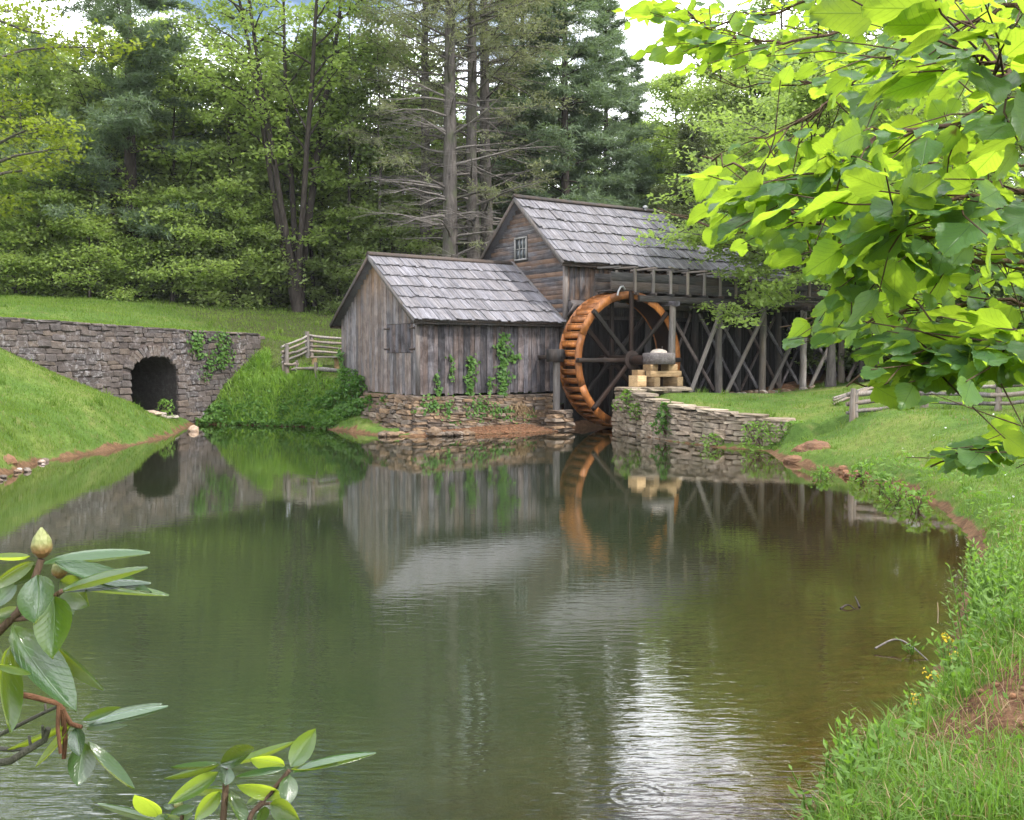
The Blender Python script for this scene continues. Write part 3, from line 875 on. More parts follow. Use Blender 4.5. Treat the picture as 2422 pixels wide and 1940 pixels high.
while v < SH_V1 - .03:
    w = min(rm.uniform(.17, .27), SH_V1 - v)
    mid = v + w / 2
    zt = shed_z(mid) - .13; lo = Zs + rm.uniform(-.04, .04); off = rm.uniform(-.004, .012)
    segs = [(lo, zt)]
    if SHUT[0] < mid < SHUT[1]: segs = [(lo, SHUT[2] - .02), (SHUT[3] + .02, zt)]
    for z0, z1 in segs:
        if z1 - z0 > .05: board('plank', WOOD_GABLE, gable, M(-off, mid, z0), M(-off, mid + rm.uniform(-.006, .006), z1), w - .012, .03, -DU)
    v += w
shut = MB(); shut.box(M(.03, (SHUT[0] + SHUT[1]) / 2, (SHUT[2] + SHUT[3]) / 2), DU * .012, DV * ((SHUT[1] - SHUT[0]) / 2 - .02), DZ * ((SHUT[3] - SHUT[2]) / 2 - .02))
shut = shut.build('shutter', WOOD_DARK, shed)
nb = 9
for k in range(nb):
    w = (SHUT[1] - SHUT[0] - .04) / nb
    vm = SHUT[0] + .02 + (k + .5) * w
    board('shutter_board', WOOD, shut, M(.0, vm, SHUT[2]), M(.0, vm, SHUT[3]), w - .012, .028, -DU)
for vv in (.10, 1.95):
    for zz in (SHUT[2] + .12, SHUT[3] - .14):
        h = MB()
        h.beam(M(-.03, vv, zz), M(-.03, vv + .42, zz), .055, .012, -DU)
        h.tube([M(-.03, vv + .02, zz - .05), M(-.03, vv + .02, zz + .05)], .018, 6)
        h.build('hinge', IRON, shut)
cb = MB()
cb.beam(M(-.035, -.005, Zs - .04), M(-.035, -.005, 3.88), .11, .03, -DU)
cb.beam(M(.03, -.035, Zs - .04), M(.03, -.035, 3.88), .11, .03, -DV)
cb.build('corner_board', WOOD_TRIM, shed)
b = MB(); slab(b, -.30, SH_U1, -SOV, SE, SVR, SR, .07)
shed_roof = b.build('roof', WOOD_DARK, shed)
b = MB(); slab(b, -.30, SH_U1, SH_V1 + SOV, SE, SVR + .002, SR, .07)
shed_back = b.build('back_roof', SHINGLE, shed)
roof_side(shed_roof, -.33, SH_U1 - .02, -SOV, SVR, SE, SR, 6, 48, SHINGLE, seed=3)
b = MB(); b.beam(M(-.33, SVR - .07, SR + .06), M(SH_U1 - .01, SVR - .07, SR + .02), .20, .05, DZ - DV * .7); b.beam(M(-.33, SVR + .09, SR + .06), M(SH_U1 - .01, SVR + .09, SR + .02), .2, .05, DZ + DV * .7)
b.build('ridge_board', WOOD_DARK, shed)
for sgn, ve in ((1, -SOV), (-1, SH_V1 + SOV)):
    b = MB(); b.beam(M(-.315, ve, SE - .06), M(-.315, SVR, SR - .06), .15, .035, -DU)
    b.build('rake_board', WOOD_TRIM if sgn > 0 else WOOD_DARK, shed)
    b = MB(); b.beam(M(-.31, ve + sgn * .05, SE - .09), M(SH_U1, ve + sgn * .05, SE - .09), .10, .03, DV)
    b.build('eave_board', WOOD_DARK, shed)
b = MB()                                                    # flashing boards where the roof meets the mill
b.beam(M(SH_U1 - .05, -SOV, SE + .09), M(SH_U1 - .05, SVR, SR + .09), .16, .03, DZ)
b.build('flashing_board', WOOD_TRIM, shed)

# ---- stone footing under the shed
footing = thing('stone_footing', M(2.5, 0, 0), 'rough dry stone footing under the plank shed, tufted with ivy and earth', 'stone wall')
b = MB(); b.box(M(2.55, .42, .55), DU * 2.7, DV * .3, DZ * .70); b.box(M(.4, 2.2, .55), DU * .26, DV * 1.9, DZ * .66)
foot_core = b.build('footing_core', STONE_DARK, footing)
FST = stone_set(STONE)
rs = random.Random(21); z = -0.02; n = 0
while z < 1.25:
    hgt = rs.uniform(.075, .145); s = -.25
    bat = .16 * (1 - z / 1.3)
    while s < 5.35:
        L = rs.uniform(.22, .62) * (1.0 if hgt < .12 else .8)
        if z + hgt < 1.32:
            put_stone('stone', FST, footing, M(s + L / 2, .02 - bat + rs.uniform(-.05, .04), z + hgt / 2), L * 1.03, .38, hgt * 1.06, DU, -DV, .06, rs); n += 1
        s += L
    z += hgt
z = .0
while z < 1.25:                                              # under the gable: a sloping heap, higher and thinner to the back
    hgt = rs.uniform(.09, .16); s = -.1
    while s < 3.6:
        L = rs.uniform(.25, .6)
        out = (1.25 - z) * (.55 + .12 * s) 
        if z + hgt < 1.30: put_stone('stone', FST, footing, M(-.02 - out * .5 + rs.uniform(-.07, .05), s + L / 2, z + hgt / 2), L * 1.02, .42, hgt * 1.05, DV, -DU, .13, rs); n += 1
        s += L
    z += hgt
print('footing stones', n)

# ---- taller mill house behind
mill = thing('mill_house', M(9, 2.4, 1.2), 'tall mill house with horizontal boarded gable, small window and shake roof', 'mill')
MU0, MU1, MV0, MV1 = 5.87, 12.75, -.28, 5.15
ME, MR, MVR, MOV = 5.96, 8.58, 2.435, .32
def mill_z(v): return ME + (MR - ME) * (1 - abs(v - MVR) / (MVR - MV0 + MOV))
b = MB()
pts = [(MV0 + .02, .9), (MV1, .9), (MV1, mill_z(MV1) - .12), (MVR, MR - .14), (MV0 + .02, mill_z(MV0) - .12)]
b.add([M(MU0 + .03, v, z) for v, z in pts] + [M(MU0 + .07, v, z) for v, z in pts], [(4, 3, 2, 1, 0), (5, 6, 7, 8, 9)])
mg = b.build('gable_wall', WOOD_DARK, mill)
WIN = (MVR - .38, MVR + .38, 6.27, 7.09)
z = 3.5; step = .165
while z < MR - .2:
    ho = step * rm.uniform(.92, 1.08)
    zc = z + ho / 2
    hw = (MR - .17 - zc) / (MR - ME) * (MVR - MV0 + MOV)
    v0, v1 = max(MV0, MVR - hw), min(MV1, MVR + hw)
    spans = [(v0, v1)]
    if z + ho > WIN[2] - .02 and z < WIN[3] + .02: spans = [(v0, WIN[0] - .05), (WIN[1] + .05, v1)]
    for a, c in spans:
        if c - a < .08: continue
        cuts = [a, c]
        if c - a > 3 and rm.random() < .7: cuts = [a, a + (c - a) * rm.uniform(.3, .7), c]
        for q0, q1 in zip(cuts[:-1], cuts[1:]):
            tl = rm.uniform(-.008, .008)
            nr = (-DU + DZ * -.16)
            board('clapboard', WOOD_CLAP, mg, M(MU0 - .012, q0, zc + tl), M(MU0 - .012, q1, zc - tl), ho + .03, .022, nr)
    z += ho
win = MB()
va, vb, za, zb = WIN
fw = .065
for p0, p1, w in ((M(MU0 - .05, va, za), M(MU0 - .05, va, zb), fw), (M(MU0 - .05, vb, za), M(MU0 - .05, vb, zb), fw),
                  (M(MU0 - .052, va - fw / 2, zb), M(MU0 - .052, vb + fw / 2, zb), fw), (M(MU0 - .052, va - fw / 2, za), M(MU0 - .052, vb + fw / 2, za), fw)):
    win.beam(p0, p1, w, .06, -DU)
win = win.build('window', WHITEPAINT, mill)
for k in range(3):
    for j in range(2):
        w3 = (vb - va - fw) / 3; h2 = (zb - za - fw) / 2
        c0 = M(MU0 - .02, va + fw / 2 + (k + .5) * w3, za + fw / 2 + (j + .5) * h2)
        p = MB(); p.box(c0, DU * .004, DV * (w3 / 2 - .012), DZ * (h2 / 2 - .012)); p.build('pane', GLASS, win)
for k in (1, 2):
    p = MB(); vm = va + fw / 2 + k * (vb - va - fw) / 3
    p.beam(M(MU0 - .03, vm, za + .03), M(MU0 - .03, vm, zb - .03), .028, .03, -DU); p.build('glazing_bar', WHITEPAINT, win)
p = MB(); p.beam(M(MU0 - .034, va + .03, (za + zb) / 2), M(MU0 - .034, vb - .03, (za + zb) / 2), .028, .03, -DU); p.build('glazing_bar', WHITEPAINT, win)
b = MB(); b.box(M((MU0 + MU1) / 2, MV0 + .06, 3.1), DU * ((MU1 - MU0) / 2 - .04), DV * .02, DZ * 2.9)
ml = b.build('long_wall', WOOD_DARK, mill)
u = MU0 + .02
while u < MU1 - .02:
    w = min(rm.uniform(.16, .25), MU1 - u)
    board('plank', WOOD_SHADE, ml, M(u + w / 2, MV0 + rm.uniform(-.006, .008), .35 + rm.uniform(-.05, .05)), M(u + w / 2, MV0, 3.95), w - .012, .03, -DV)
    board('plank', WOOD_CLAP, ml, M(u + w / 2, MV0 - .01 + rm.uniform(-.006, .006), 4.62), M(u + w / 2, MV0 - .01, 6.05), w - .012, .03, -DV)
    u += w
b = MB(); b.box(M((MU0 + MU1) / 2, MV1 - .02, 3.1), DU * ((MU1 - MU0) / 2 - .04), DV * .03, DZ * 2.7); b.box(M(MU1 - .03, (MV0 + MV1) / 2, 3.4), DU * .03, DV * ((MV1 - MV0) / 2 - .05), DZ * 2.5)
b.build('back_wall', WOOD_DARK, mill)
b = MB(); b.beam(M(MU0 - .045, MV0 - .02, 3.6), M(MU0 - .045, MV0 - .02, 6.0), .12, .03, -DU); b.beam(M(MU0 + .03, MV0 - .045, 3.2), M(MU0 + .03, MV0 - .045, 6.0), .14, .03, -DV)
b.build('corner_board', WOOD_TRIM, mill)
b = MB(); b.beam(M(MU0 + .1, MV0 - .30, 4.50), M(MU1, MV0 - .30, 4.46), .24, .05, DZ * .8 - DV); 
b.beam(M(MU0 + .12, MV0 - .05, 4.05), M(MU0 + .12, MV0 - .48, 4.42), .09, .09, DU)
b.build('wall_shelf', WOOD_TRIM, mill)
b = MB(); b.beam(M(MU0 + .1, MV0 - .03, 4.34), M(MU1, MV0 - .03, 4.34), .5, .03, -DV)
b.build('belt_board', WOOD, mill)
b = MB(); slab(b, MU0 - .32, MU1 + .25, MV0 - MOV, ME, MVR, MR, .08)
mroof = b.build('roof', WOOD_DARK, mill)
b = MB(); slab(b, MU0 - .32, MU1 + .25, MV1 + MOV, ME, MVR + .002, MR, .08)
b.build('back_roof', SHINGLE, mill)
roof_side(mroof, MU0 - .35, MU1 + .26, MV0 - MOV, MVR, ME, MR, 6, 50, SHINGLE, seed=4)
b = MB(); b.beam(M(MU0 - .36, MVR - .07, MR + .06), M(MU1 + .27, MVR - .07, MR + .06), .2, .05, DZ - DV * .8); b.beam(M(MU0 - .36, MVR + .09, MR + .06), M(MU1 + .27, MVR + .09, MR + .06), .2, .05, DZ + DV * .8)
b.build('ridge_board', WOOD_DARK, mill)
for sgn, ve in ((1, MV0 - MOV), (-1, MV1 + MOV)):
    for uu in ((MU0 - .335), (MU1 + .265)):
        b = MB(); b.beam(M(uu, ve, ME - .06), M(uu, MVR, MR - .06), .16, .035, -DU)
        b.build('rake_board', WOOD_TRIM if sgn > 0 else WOOD_DARK, mill)
    b = MB(); b.beam(M(MU0 - .33, ve + sgn * .05, ME - .10), M(MU1 + .25, ve + sgn * .05, ME - .10), .11, .03, DV)
    b.build('eave_board', WOOD_DARK, mill)
vent = MB(); vent.tube([M(12.0, MVR - .1, MR), M(12.0, MVR - .1, MR + .16)], .05, 8); vent.tube([M(12.0, MVR - .1, MR + .13), M(12.0, MVR - .1, MR + .2), M(12.0, MVR - .1, MR + .25)], [.10, .11, .02], 10)
vent.build('vent_cap', PIPE, mill, True)

# ---- lower wing to the far side
wing = thing('mill_wing', M(15.8, 2.4, 1.2), 'lower mill wing beyond the tall house, its grey roof half behind leaves', 'building')
WE, WR = 5.35, 7.35
b = MB(); slab(b, MU1 + .02, 19.0, MV0 - .30, WE, MVR, WR, .07); wroof = b.build('roof', WOOD_DARK, wing)
b = MB(); slab(b, MU1 + .02, 19.0, MV1 + .30, WE, MVR + .002, WR, .07); b.build('back_roof', SHINGLE, wing)
roof_side(wroof, MU1 + .28, 19.0, MV0 - .3, MVR, WE, WR, 5, 40, SHINGLE, seed=8)
b = MB(); b.box(M(15.9, MV0 + .06, 3.2), DU * 3.05, DV * .02, DZ * 2.2); wl_ = b.build('long_wall', WOOD_DARK, wing)
u = MU1 + .04
while u < 18.9:
    w = rm.uniform(.17, .26)
    board('plank', WOOD_SHADE, wl_, M(u + w / 2, MV0 + rm.uniform(-.006, .008), .8), M(u + w / 2, MV0, 5.35), w - .012, .03, -DV); u += w
b = MB(); b.box(M(18.93, (MV0 + MV1) / 2, 3.2), DU * .03, DV * 2.65, DZ * 2.4); b.box(M(15.9, MV1 - .03, 3.2), DU * 3.0, DV * .03, DZ * 2.2); b.build('end_wall', WOOD_DARK, wing)

# ---- water wheel
WU, WZ, WRAD = 7.56, 2.46, 2.45
VB, VF = -.92, -1.92                                        # back and front rims
wheel = thing('water_wheel', M(WU, (VB + VF) / 2, 0.02), 'big orange brown timber water wheel with dark spokes, standing beside the shed', 'water wheel')
def WH(a, r, v): return M(WU + r * math.cos(a), v, WZ + r * math.sin(a))
def rim_segment(a0, a1, v, r0, r1, th, n=6):
    b = MB(); vs = []
    for a in np.linspace(a0, a1, n):
        for r, dv in ((r0, 0), (r1, 0), (r1, th), (r0, th)): vs.append(WH(a, r, v + dv))
    fs = []
    for k in range(n - 1):
        for e_ in range(4):
            fs.append((k * 4 + e_, k * 4 + (e_ + 1) % 4, (k + 1) * 4 + (e_ + 1) % 4, (k + 1) * 4 + e_))
    fs += [(3, 2, 1, 0), tuple((n - 1) * 4 + q for q in (0, 1, 2, 3))]
    b.add(vs, [f for f in fs]); return b
for v in (VF, VB - .055):
    for k in range(8):
        a0 = PI / 8 + k * PI / 4
        rim_segment(a0 + .004, a0 + PI / 4 - .004, v, WRAD - .27, WRAD, .055).build('rim_segment', WHEELWOOD, wheel)
rim = MB()
for v in (VF - .002, VB - .053):                              # thin bright edge hoop on each rim
    pass
NBK = 46
bk_me = None
for k in range(NBK):
    a = 2 * PI * k / NBK
    if bk_me is None:
        b = MB()
        da = 2 * PI / NBK
        def L(a_, r): return Vector((r * math.cos(a_), 0, r * math.sin(a_)))
        w = (abs(VF - VB) - .12) / 2
        def plate(p, q, t):
            d = (q - p).normalized(); nn = Vector((-d.z, 0, d.x))
            b.box((p + q) / 2, (q - p) / 2, Vector((0, w, 0)), nn * t / 2)
        plate(L(.10 * da, WRAD - .04), L(.60 * da, WRAD - .10), .022)
        plate(L(.0, WRAD - .005), L(.10 * da, WRAD - .22), .028)
        bk_me = b.mesh('bucket'); bk_me.materials.append(WHEELWOOD)
    c = M(WU, (VB + VF) / 2, WZ)
    Rm = Matrix(((UX, -UY, 0), (UY, UX, 0), (0, 0, 1))).to_4x4() @ Matrix.Rotation(-a, 4, 'Y')
    link('bucket', bk_me, None, wheel, Matrix.Translation(c) @ Rm)
b = MB()
n = 64
vs = [WH(2 * PI * k / n, WRAD - .25, v) for v in (VF + .06, VB - .06) for k in range(n)]
b.add(vs, [(k, (k + 1) % n, n + (k + 1) % n, n + k) for k in range(n)])
b.build('drum', SPOKEWOOD, wheel, True)
for v in (VF - .06, VB + .03):
    for k in range(8):
        a = PI / 2 + k * PI / 4 + .0
        p0, p1 = WH(a, .16, v), WH(a, WRAD - .06, v)
        sp = board('spoke', SPOKEWOOD, wheel, p0, p1, .15, .085, -DV)
b = MB(); b.tube([M(WU, MV0 + .1, WZ), M(WU, -2.75, WZ)], .17, 12); b.build('axle', SPOKEWOOD, wheel, False)
b = MB()
for v in (VF - .11, VB + .09): b.tube([M(WU, v - .03, WZ), M(WU, v + .03, WZ)], .34, 16)
b.build('hub', IRON, wheel)
for v in (VF, VB):                                           # iron straps at the spoke ends
    for k in range(8):
        a = PI / 2 + k * PI / 4
        b = MB(); b.beam(WH(a - .035, WRAD - .14, v - .02 if v == VF else v + .03), WH(a + .035, WRAD - .14, v - .02 if v == VF else v + .03), .27, .03, -DV); b.build('rim_plate', SPOKEWOOD, wheel)

# ---- post with bearing block on a stone pile beside the wheel
bp = thing('bearing_post', M(4.95, -1.05, .7), 'single grey post with a block on top, left of the water wheel on stones', 'post')
board('post', POSTWOOD, bp, M(4.95, -1.05, .70), M(4.95, -1.05, 2.42), .20, .16, -DV)
b = MB(); b.box(M(4.93, -1.05, 2.62), DU * .28, DV * .2, DZ * .22); b.build('bearing_block', WOOD_DARK, bp)
b = MB(); b.beam(M(4.95, -1.05, 2.56), M(4.95, .0, 2.56), .14, .14, DZ); b.build('tie_beam', WOOD_DARK, bp)
pile = thing('stone_pile', M(5.0, -1.1, 0), 'small dark stacked stone pier under the grey post beside the wheel', 'stones')
rs = random.Random(4); z = -.03
while z < .66:
    hh = rs.uniform(.09, .15)
    for k in range(2):
        put_stone('stone', FST, pile, M(4.85 + .38 * k + rs.uniform(-.08, .08), -1.1 + rs.uniform(-.06, .06), z + hh / 2), rs.uniform(.4, .55), rs.uniform(.55, .7), hh, DU, -DV, .1, rs)
    z += hh * .97

# ---- flume on its trestle
FV0, FV1, FZ0, FZ1 = -1.9, -1.0, 4.93, 5.56
FU0, FU1 = 6.68, 25.0
flume = thing('wooden_flume', M(14, -1.5, 1.1), 'grey wooden flume trough carried on a cross braced trestle past the mill', 'flume')
rf = random.Random(31)
for v, nr in ((FV0, -DV), (FV1, DV)):
    for j in range(2):
        u = FU0 + (0.0 if j == 0 else .0)
        while u < FU1:
            L = rf.uniform(3.2, 4.2); u1 = min(u + L, FU1)
            zc = FZ0 + .16 + j * .315
            board('trough_board', WOOD_DARK, flume, M(u + .004, v, zc), M(u1 - .004, v, zc + rf.uniform(-.01, .01)), .305, .045, nr)
            u = u1
b = MB(); b.box(M((FU0 + FU1) / 2, (FV0 + FV1) / 2, FZ0 - .02), DU * ((FU1 - FU0) / 2), DV * .44, DZ * .025); b.build('trough_floor', WOOD_DARK, flume)
u = 7.75; k = 0
while u < FU1:
    for v, nr in ((FV0 - .06, -DV), (FV1 + .06, DV)):
        board('upright', POSTWOOD, flume, M(u, v, FZ0 - .13), M(u + rf.uniform(-.02, .02), v, FZ1 + .16), .10, .08, nr)
    board('cross_bar', POSTWOOD, flume, M(u + rf.uniform(-.05, .05), FV0 - .18, FZ1 + .19 + rf.uniform(-.02, .03)), M(u + rf.uniform(-.1, .1), FV1 + .2, FZ1 + .19 + rf.uniform(-.02, .06)), .11, .07, DZ)
    board('floor_bearer', WOOD_DARK, flume, M(u, FV0 - .22, FZ0 - .11), M(u, FV1 + .22, FZ0 - .11), .10, .10, DZ)
    u += .85; k += 1
board('cross_bar', POSTWOOD, flume, M(7.0, FV0 - .1, FZ1 + .17), M(7.0, FV1 + .2, FZ1 + .22), .11, .07, DZ)
board('cross_bar', POSTWOOD, flume, M(9.3, FV0 - .16, FZ1 + .27), M(10.6, FV1 - .1, FZ1 + .30), .10, .06, DZ)
for v in (FV0 - .05, FV1 + .05):
    u = 7.9
    while u < FU1:
        u1 = min(u + 4.68, FU1)
        board('long_beam', WOOD_DARK, flume, M(u, v, FZ0 - .27), M(u1 - .01, v, FZ0 - .27), .22, .16, -DV); u = u1
PU = [9.40, 11.80, 14.2, 16.6, 19.0, 21.4, 23.8]
PVF, PVB = -2.12, -.82
for i, pu in enumerate(PU):
    for v in (PVF, PVB):
        g = gz(*(M(pu, v, 0).xy))
        b = MB(); nn = 7
        zz = np.linspace(g - .15, FZ0 - .48, nn)
        b.tube([M(pu + rf.uniform(-.02, .02), v + rf.uniform(-.02, .02), z_) for z_ in zz], np.linspace(.15, .125, nn), 8, jitter=.07)
        b.build('post', POSTWOOD if v == PVF else WOOD_DARK, flume)
    board('cap_beam', WOOD, flume, M(pu, PVF - .28, FZ0 - .42), M(pu, PVB + .25, FZ0 - .42), .20, .18, DZ)
    if i + 1 < len(PU):
        p2 = PU[i + 1]
        g0, g1 = gz(*(M(pu, PVF, 0).xy)), gz(*(M(p2, PVF, 0).xy))
        board('brace', POSTWOOD, flume, M(pu + .22, PVF - .14, g0 + .05), M(p2 - .05, PVF - .14, FZ0 - .62), .15, .08, -DV)
        board('brace', WOOD, flume, M(pu + .1, PVF + .13, FZ0 - .9), M(p2 - .12, PVF + .13, g1 + .25), .13, .06, -DV)
        board('brace', WOOD, flume, M(pu + .1, PVB - .12, FZ0 - .7), M(p2 - .1, PVB - .12, g1 + .1), .12, .06, -DV)
        board('brace', WOOD, flume, M(pu + .3, PVB + .12, g0 + .1), M(p2 - .1, PVB + .12, FZ0 - .7), .11, .05, -DV)
b = MB(); b.tube([M(7.25, FV0 - .07, FZ0 + .02), M(7.15, FV0 - .1, FZ0 + .12), M(7.02, FV0 - .12, FZ0 + .10), M(6.93, FV0 - .12, FZ0 - .03), M(6.88, FV0 - .12, FZ0 - .2)], .036, 8)
b.build('spout_pipe', PIPE, flume, True)

# ---- dry stone wall on the near side of the wheel pit
dry = thing('dry_stone_wall', (5.2, 30.4, 0), 'curved dry stone retaining wall between the water wheel pit and the lawn', 'stone wall')
seg = np.linalg.norm(np.diff(RPATH, axis=0), axis=1); cum = np.concatenate([[0], np.cumsum(seg)])
RLEN = float(cum[-1])
def rp(s):
    x = np.interp(s, cum, RPATH[:, 0]); y = np.interp(s, cum, RPATH[:, 1])
    k = min(max(int(np.searchsorted(cum, s) - 1), 0), len(seg) - 1)
    d = (RPATH[k + 1] - RPATH[k]) / seg[k]
    return Vector((x, y, 0)), Vector((d[0], d[1], 0)), Vector((d[1], -d[0], 0)) * -1 if False else Vector((-abs(d[1]), -abs(d[0]), 0))
def rtop(s): return float(np.interp(s, [0, 1.6, 3.0, 5.2, 8.0, RLEN], [1.48, 1.38, 1.12, 1.02, .86, .70]))
b = MB()
qs = np.linspace(0, RLEN, 18)
for s0, s1 in zip(qs[:-1], qs[1:]):
    p0, d0, n0 = rp(s0); p1, d1, n1 = rp(s1)
    t0, t1 = rtop(s0) - .05, rtop(s1) - .05
    a = [p0 - n0 * .16 + DZ * -.2, p1 - n1 * .16 + DZ * -.2, p1 - n1 * .16 + DZ * t1, p0 - n0 * .16 + DZ * t0, p1 - n1 * .55 + DZ * t1, p0 - n0 * .55 + DZ * t0]
    b.add(a, [(0, 1, 2, 3), (3, 2, 4, 5)])
b.add([M(6.6, -2.32, -.2), M(6.6, -2.32, 1.42), M(11.5, -2.32, 1.2), M(11.5, -2.32, -.2)], [(0, 1, 2, 3)])
b.build('wall_core', STONE_DARK, dry)
RST = stone_set(STONE_WARM)
rs = random.Random(41); z = -.04; n = 0
while z < 1.46:
    hgt = rs.uniform(.07, .19); s = -.05
    while s < RLEN:
        L = rs.uniform(.2, .62); p, d, nn = rp(s + L / 2)
        if z + hgt * .6 < rtop(s + L / 2):
            put_stone('stone', RST, dry, p - nn * (.06 + .08 * z) + nn * rs.uniform(-.04, .05) + DZ * (z + hgt / 2), L * 1.01, .36, hgt * rs.uniform(.85, 1.15), d, nn, .10, rs); n += 1
        s += L
    z += hgt
z = -.04
while z < 1.40:
    hgt = rs.uniform(.10, .17); s = 6.62
    while s < 9.4:
        L = rs.uniform(.35, .7)
        put_stone('stone', RST, dry, M(s + L / 2, -2.40, z + hgt / 2), L, .3, hgt * 1.02, DU, DV, .05, rs); n += 1; s += L
    z += hgt
s = 0
while s < RLEN - .3:                                          # long flat stones along the top
    L = rs.uniform(.55, 1.0); p, d, nn = rp(s + L / 2)
    put_stone('cap_stone', RST, dry, p - nn * .22 + DZ * (rtop(s + L / 2) + .03), L, .62, .10, d, nn, .03, rs); s += L
print('dry wall stones', n)

# ---- millstone on a crib of new timbers
g0 = 1.52
for k in range(9):
    pass
slabs = [(6.95, -3.05, .9, .55), (7.75, -3.2, .95, .6), (8.6, -3.05, .9, .6), (7.2, -3.6, .8, .5), (8.2, -3.75, .9, .5)]
for i, (u, v, sx, sy) in enumerate(slabs):
    o = put_stone('flat_stone', RST, None, M(u, v, 1.46), sx, sy, .14, DU, -DV, .03, rs)
    tag(o, 'flat grey slab in the low platform under the timber crib by the wheel', 'stone', 'flat slabs under the timber crib')
def timber(c, L, w, h, ax, label):
    o = board('timber_block', TIMBER, None, Vector(c) - Vector(ax) * L / 2, Vector(c) + Vector(ax) * L / 2, w, h, DZ)
    tag(o, label, 'timber', 'fresh timber blocks under the millstone')
tz = 1.55
timber(M(6.98, -3.0, tz + .19), .40, .46, .38, DU, 'squat pale timber block at the left end of the lower crib layer')
timber(M(7.50, -3.05, tz + .16), .75, .26, .32, DV, 'pale timber end on, lower crib layer, second from the left')
timber(M(8.58, -3.05, tz + .16), .75, .26, .32, DV, 'pale timber end on at the right end of the lower crib layer')
timber(M(8.05, -3.16, tz + .43), 1.45, .24, .20, DU, 'long pale timber lying across the lower crib blocks')
timber(M(7.15, -2.85, tz + .47), .34, .30, .20, DU, 'small pale timber offcut at the back left of the crib')
timber(M(7.52, -3.05, tz + .64), .34, .40, .24, DU, 'upper left pale block directly under the millstone')
timber(M(8.40, -3.05, tz + .64), .42, .40, .24, DU, 'upper right pale block directly under the millstone')
ms = thing('millstone', M(7.95, -3.0, tz + .77), 'dark grey round millstone with an iron eye lying on pale timber blocks', 'millstone')
b = MB(); n = 28; R0 = .57
ring = [(R0, 0), (R0, .36), (R0 - .03, .39), (.10, .40)]
c = M(7.95, -3.0, tz + .77)
vs = [c + Vector((r * math.cos(2 * PI * k / n), r * math.sin(2 * PI * k / n), h)) for r, h in [(.02, 0)] + ring for k in range(n)]
b.add(vs, [(j * n + k, j * n + (k + 1) % n, (j + 1) * n + (k + 1) % n, (j + 1) * n + k) for j in range(len(ring)) for k in range(n)])
b.build('stone', MILLSTONE, ms)
b = MB(); c2 = c + DZ * .38
prof = [(.30, 0), (.28, .07), (.2, .12), (.08, .15), (.01, .155)]
vs = [c2 + Vector((r * math.cos(2 * PI * k / n), r * math.sin(2 * PI * k / n), h)) for r, h in prof for k in range(n)]
b.add(vs, [(j * n + k, j * n + (k + 1) % n, (j + 1) * n + (k + 1) % n, (j + 1) * n + k) for j in range(len(prof) - 1) for k in range(n)])
b.build('cap', ROCK_PALE, ms, True)
for dx in (-.16, .16):
    b = MB(); b.tube([c2 + DU * dx, c2 + DU * dx + DZ * .24], .016, 6); b.build('iron_pin', IRON, ms)
# ------------------------------------------------------------------ split rail fences, bench, sign
rq = random.Random(51)
def rail(parent, p0, p1, r=.06, name='rail'):
    p0, p1 = Vector(p0), Vector(p1)
    k = 6; b = MB()
    pts = [p0.lerp(p1, i / (k - 1)) + Vector((0, rq.uniform(-.015, .015), rq.uniform(-.025, .025))) for i in range(k)]
    b.tube(pts, [r * rq.uniform(.8, 1.2) for _ in range(k)], 5, jitter=.18)
    return b.build(name, RAILWOOD, parent)
def fpost(parent, p, h, r=.085):
    b = MB(); p = Vector(p)
    b.tube([p - DZ * .15, p + DZ * h * .5 + Vector((rq.uniform(-.03, .03), 0, 0)), p + DZ * h], [r, r * .95, r * .85], 6, jitter=.15)
    return b.build('post', RAILWOOD, parent)
lf = thing('rail_fence', I(740, 880, 40), 'weathered split rail fence turning a corner on the slope beside the plank shed', 'fence')
A_ = [I(671, 895, 38.6), I(668, 868, 39.4), I(722, 850, 41.0), I(830, 862, 41.6)]
def on(p, dz=0): return Vector((p.x, p.y, gz(p.x, p.y) + dz))
def hit(px, py):
    """where the pixel's ray meets the land"""
    for d in np.arange(30, 50, .15):
        p = I(px, py, d)
        if p.z < gz(p.x, p.y): return Vector((p.x, p.y, gz(p.x, p.y)))
    return on(I(px, py, 60))
c0, c1, c2, c3 = hit(680, 892), hit(668, 880), hit(727, 848), hit(840, 856)
fpost(lf, c0, 1.25, .09); fpost(lf, c0 + Vector((-.16, .12, 0)), .95, .08); fpost(lf, c0 + Vector((.35, .1, 0)), .6, .07)
fpost(lf, c2, 1.05, .11); fpost(lf, c2 + Vector((.16, .12, 0)), .9, .09)
for h, h0 in ((.22, .52), (.42, .72), (.63, .92), (.85, 1.12)):
    rail(lf, c0 + DZ * h0 + Vector((-.2, -.1, 0)), c2 + DZ * (h + rq.uniform(-.03, .05)), .05)
    rail(lf, c2 + DZ * (h + .03), c3 + Vector((.5, .2, h + .0)), .05)
front0 = hit(690, 893); front1 = hit(747, 893); front2 = hit(835, 902)
fpost(lf, front1, .55, .075)
for h in (.28,):
    rail(lf, front0 + DZ * (h + .02), front1 + DZ * (h + .02), .06); rail(lf, front1 + DZ * (h + .05), front2 + DZ * (h - .02), .075)
rail(lf, c0 + DZ * .45 + Vector((-.1, -.2, 0)), hit(705, 884) + DZ * .36, .07)
bn = thing('bench', hit(770, 872), 'small plank bench with two block legs inside the rail fence by the shed', 'bench')
q0, q1 = hit(738, 873), hit(806, 873); zt = max(q0.z, q1.z) + .44
board('seat', RAILWOOD, bn, Vector((q0.x - .1, q0.y, zt)), Vector((q1.x + .25, q1.y, zt)), .32, .06, DZ)
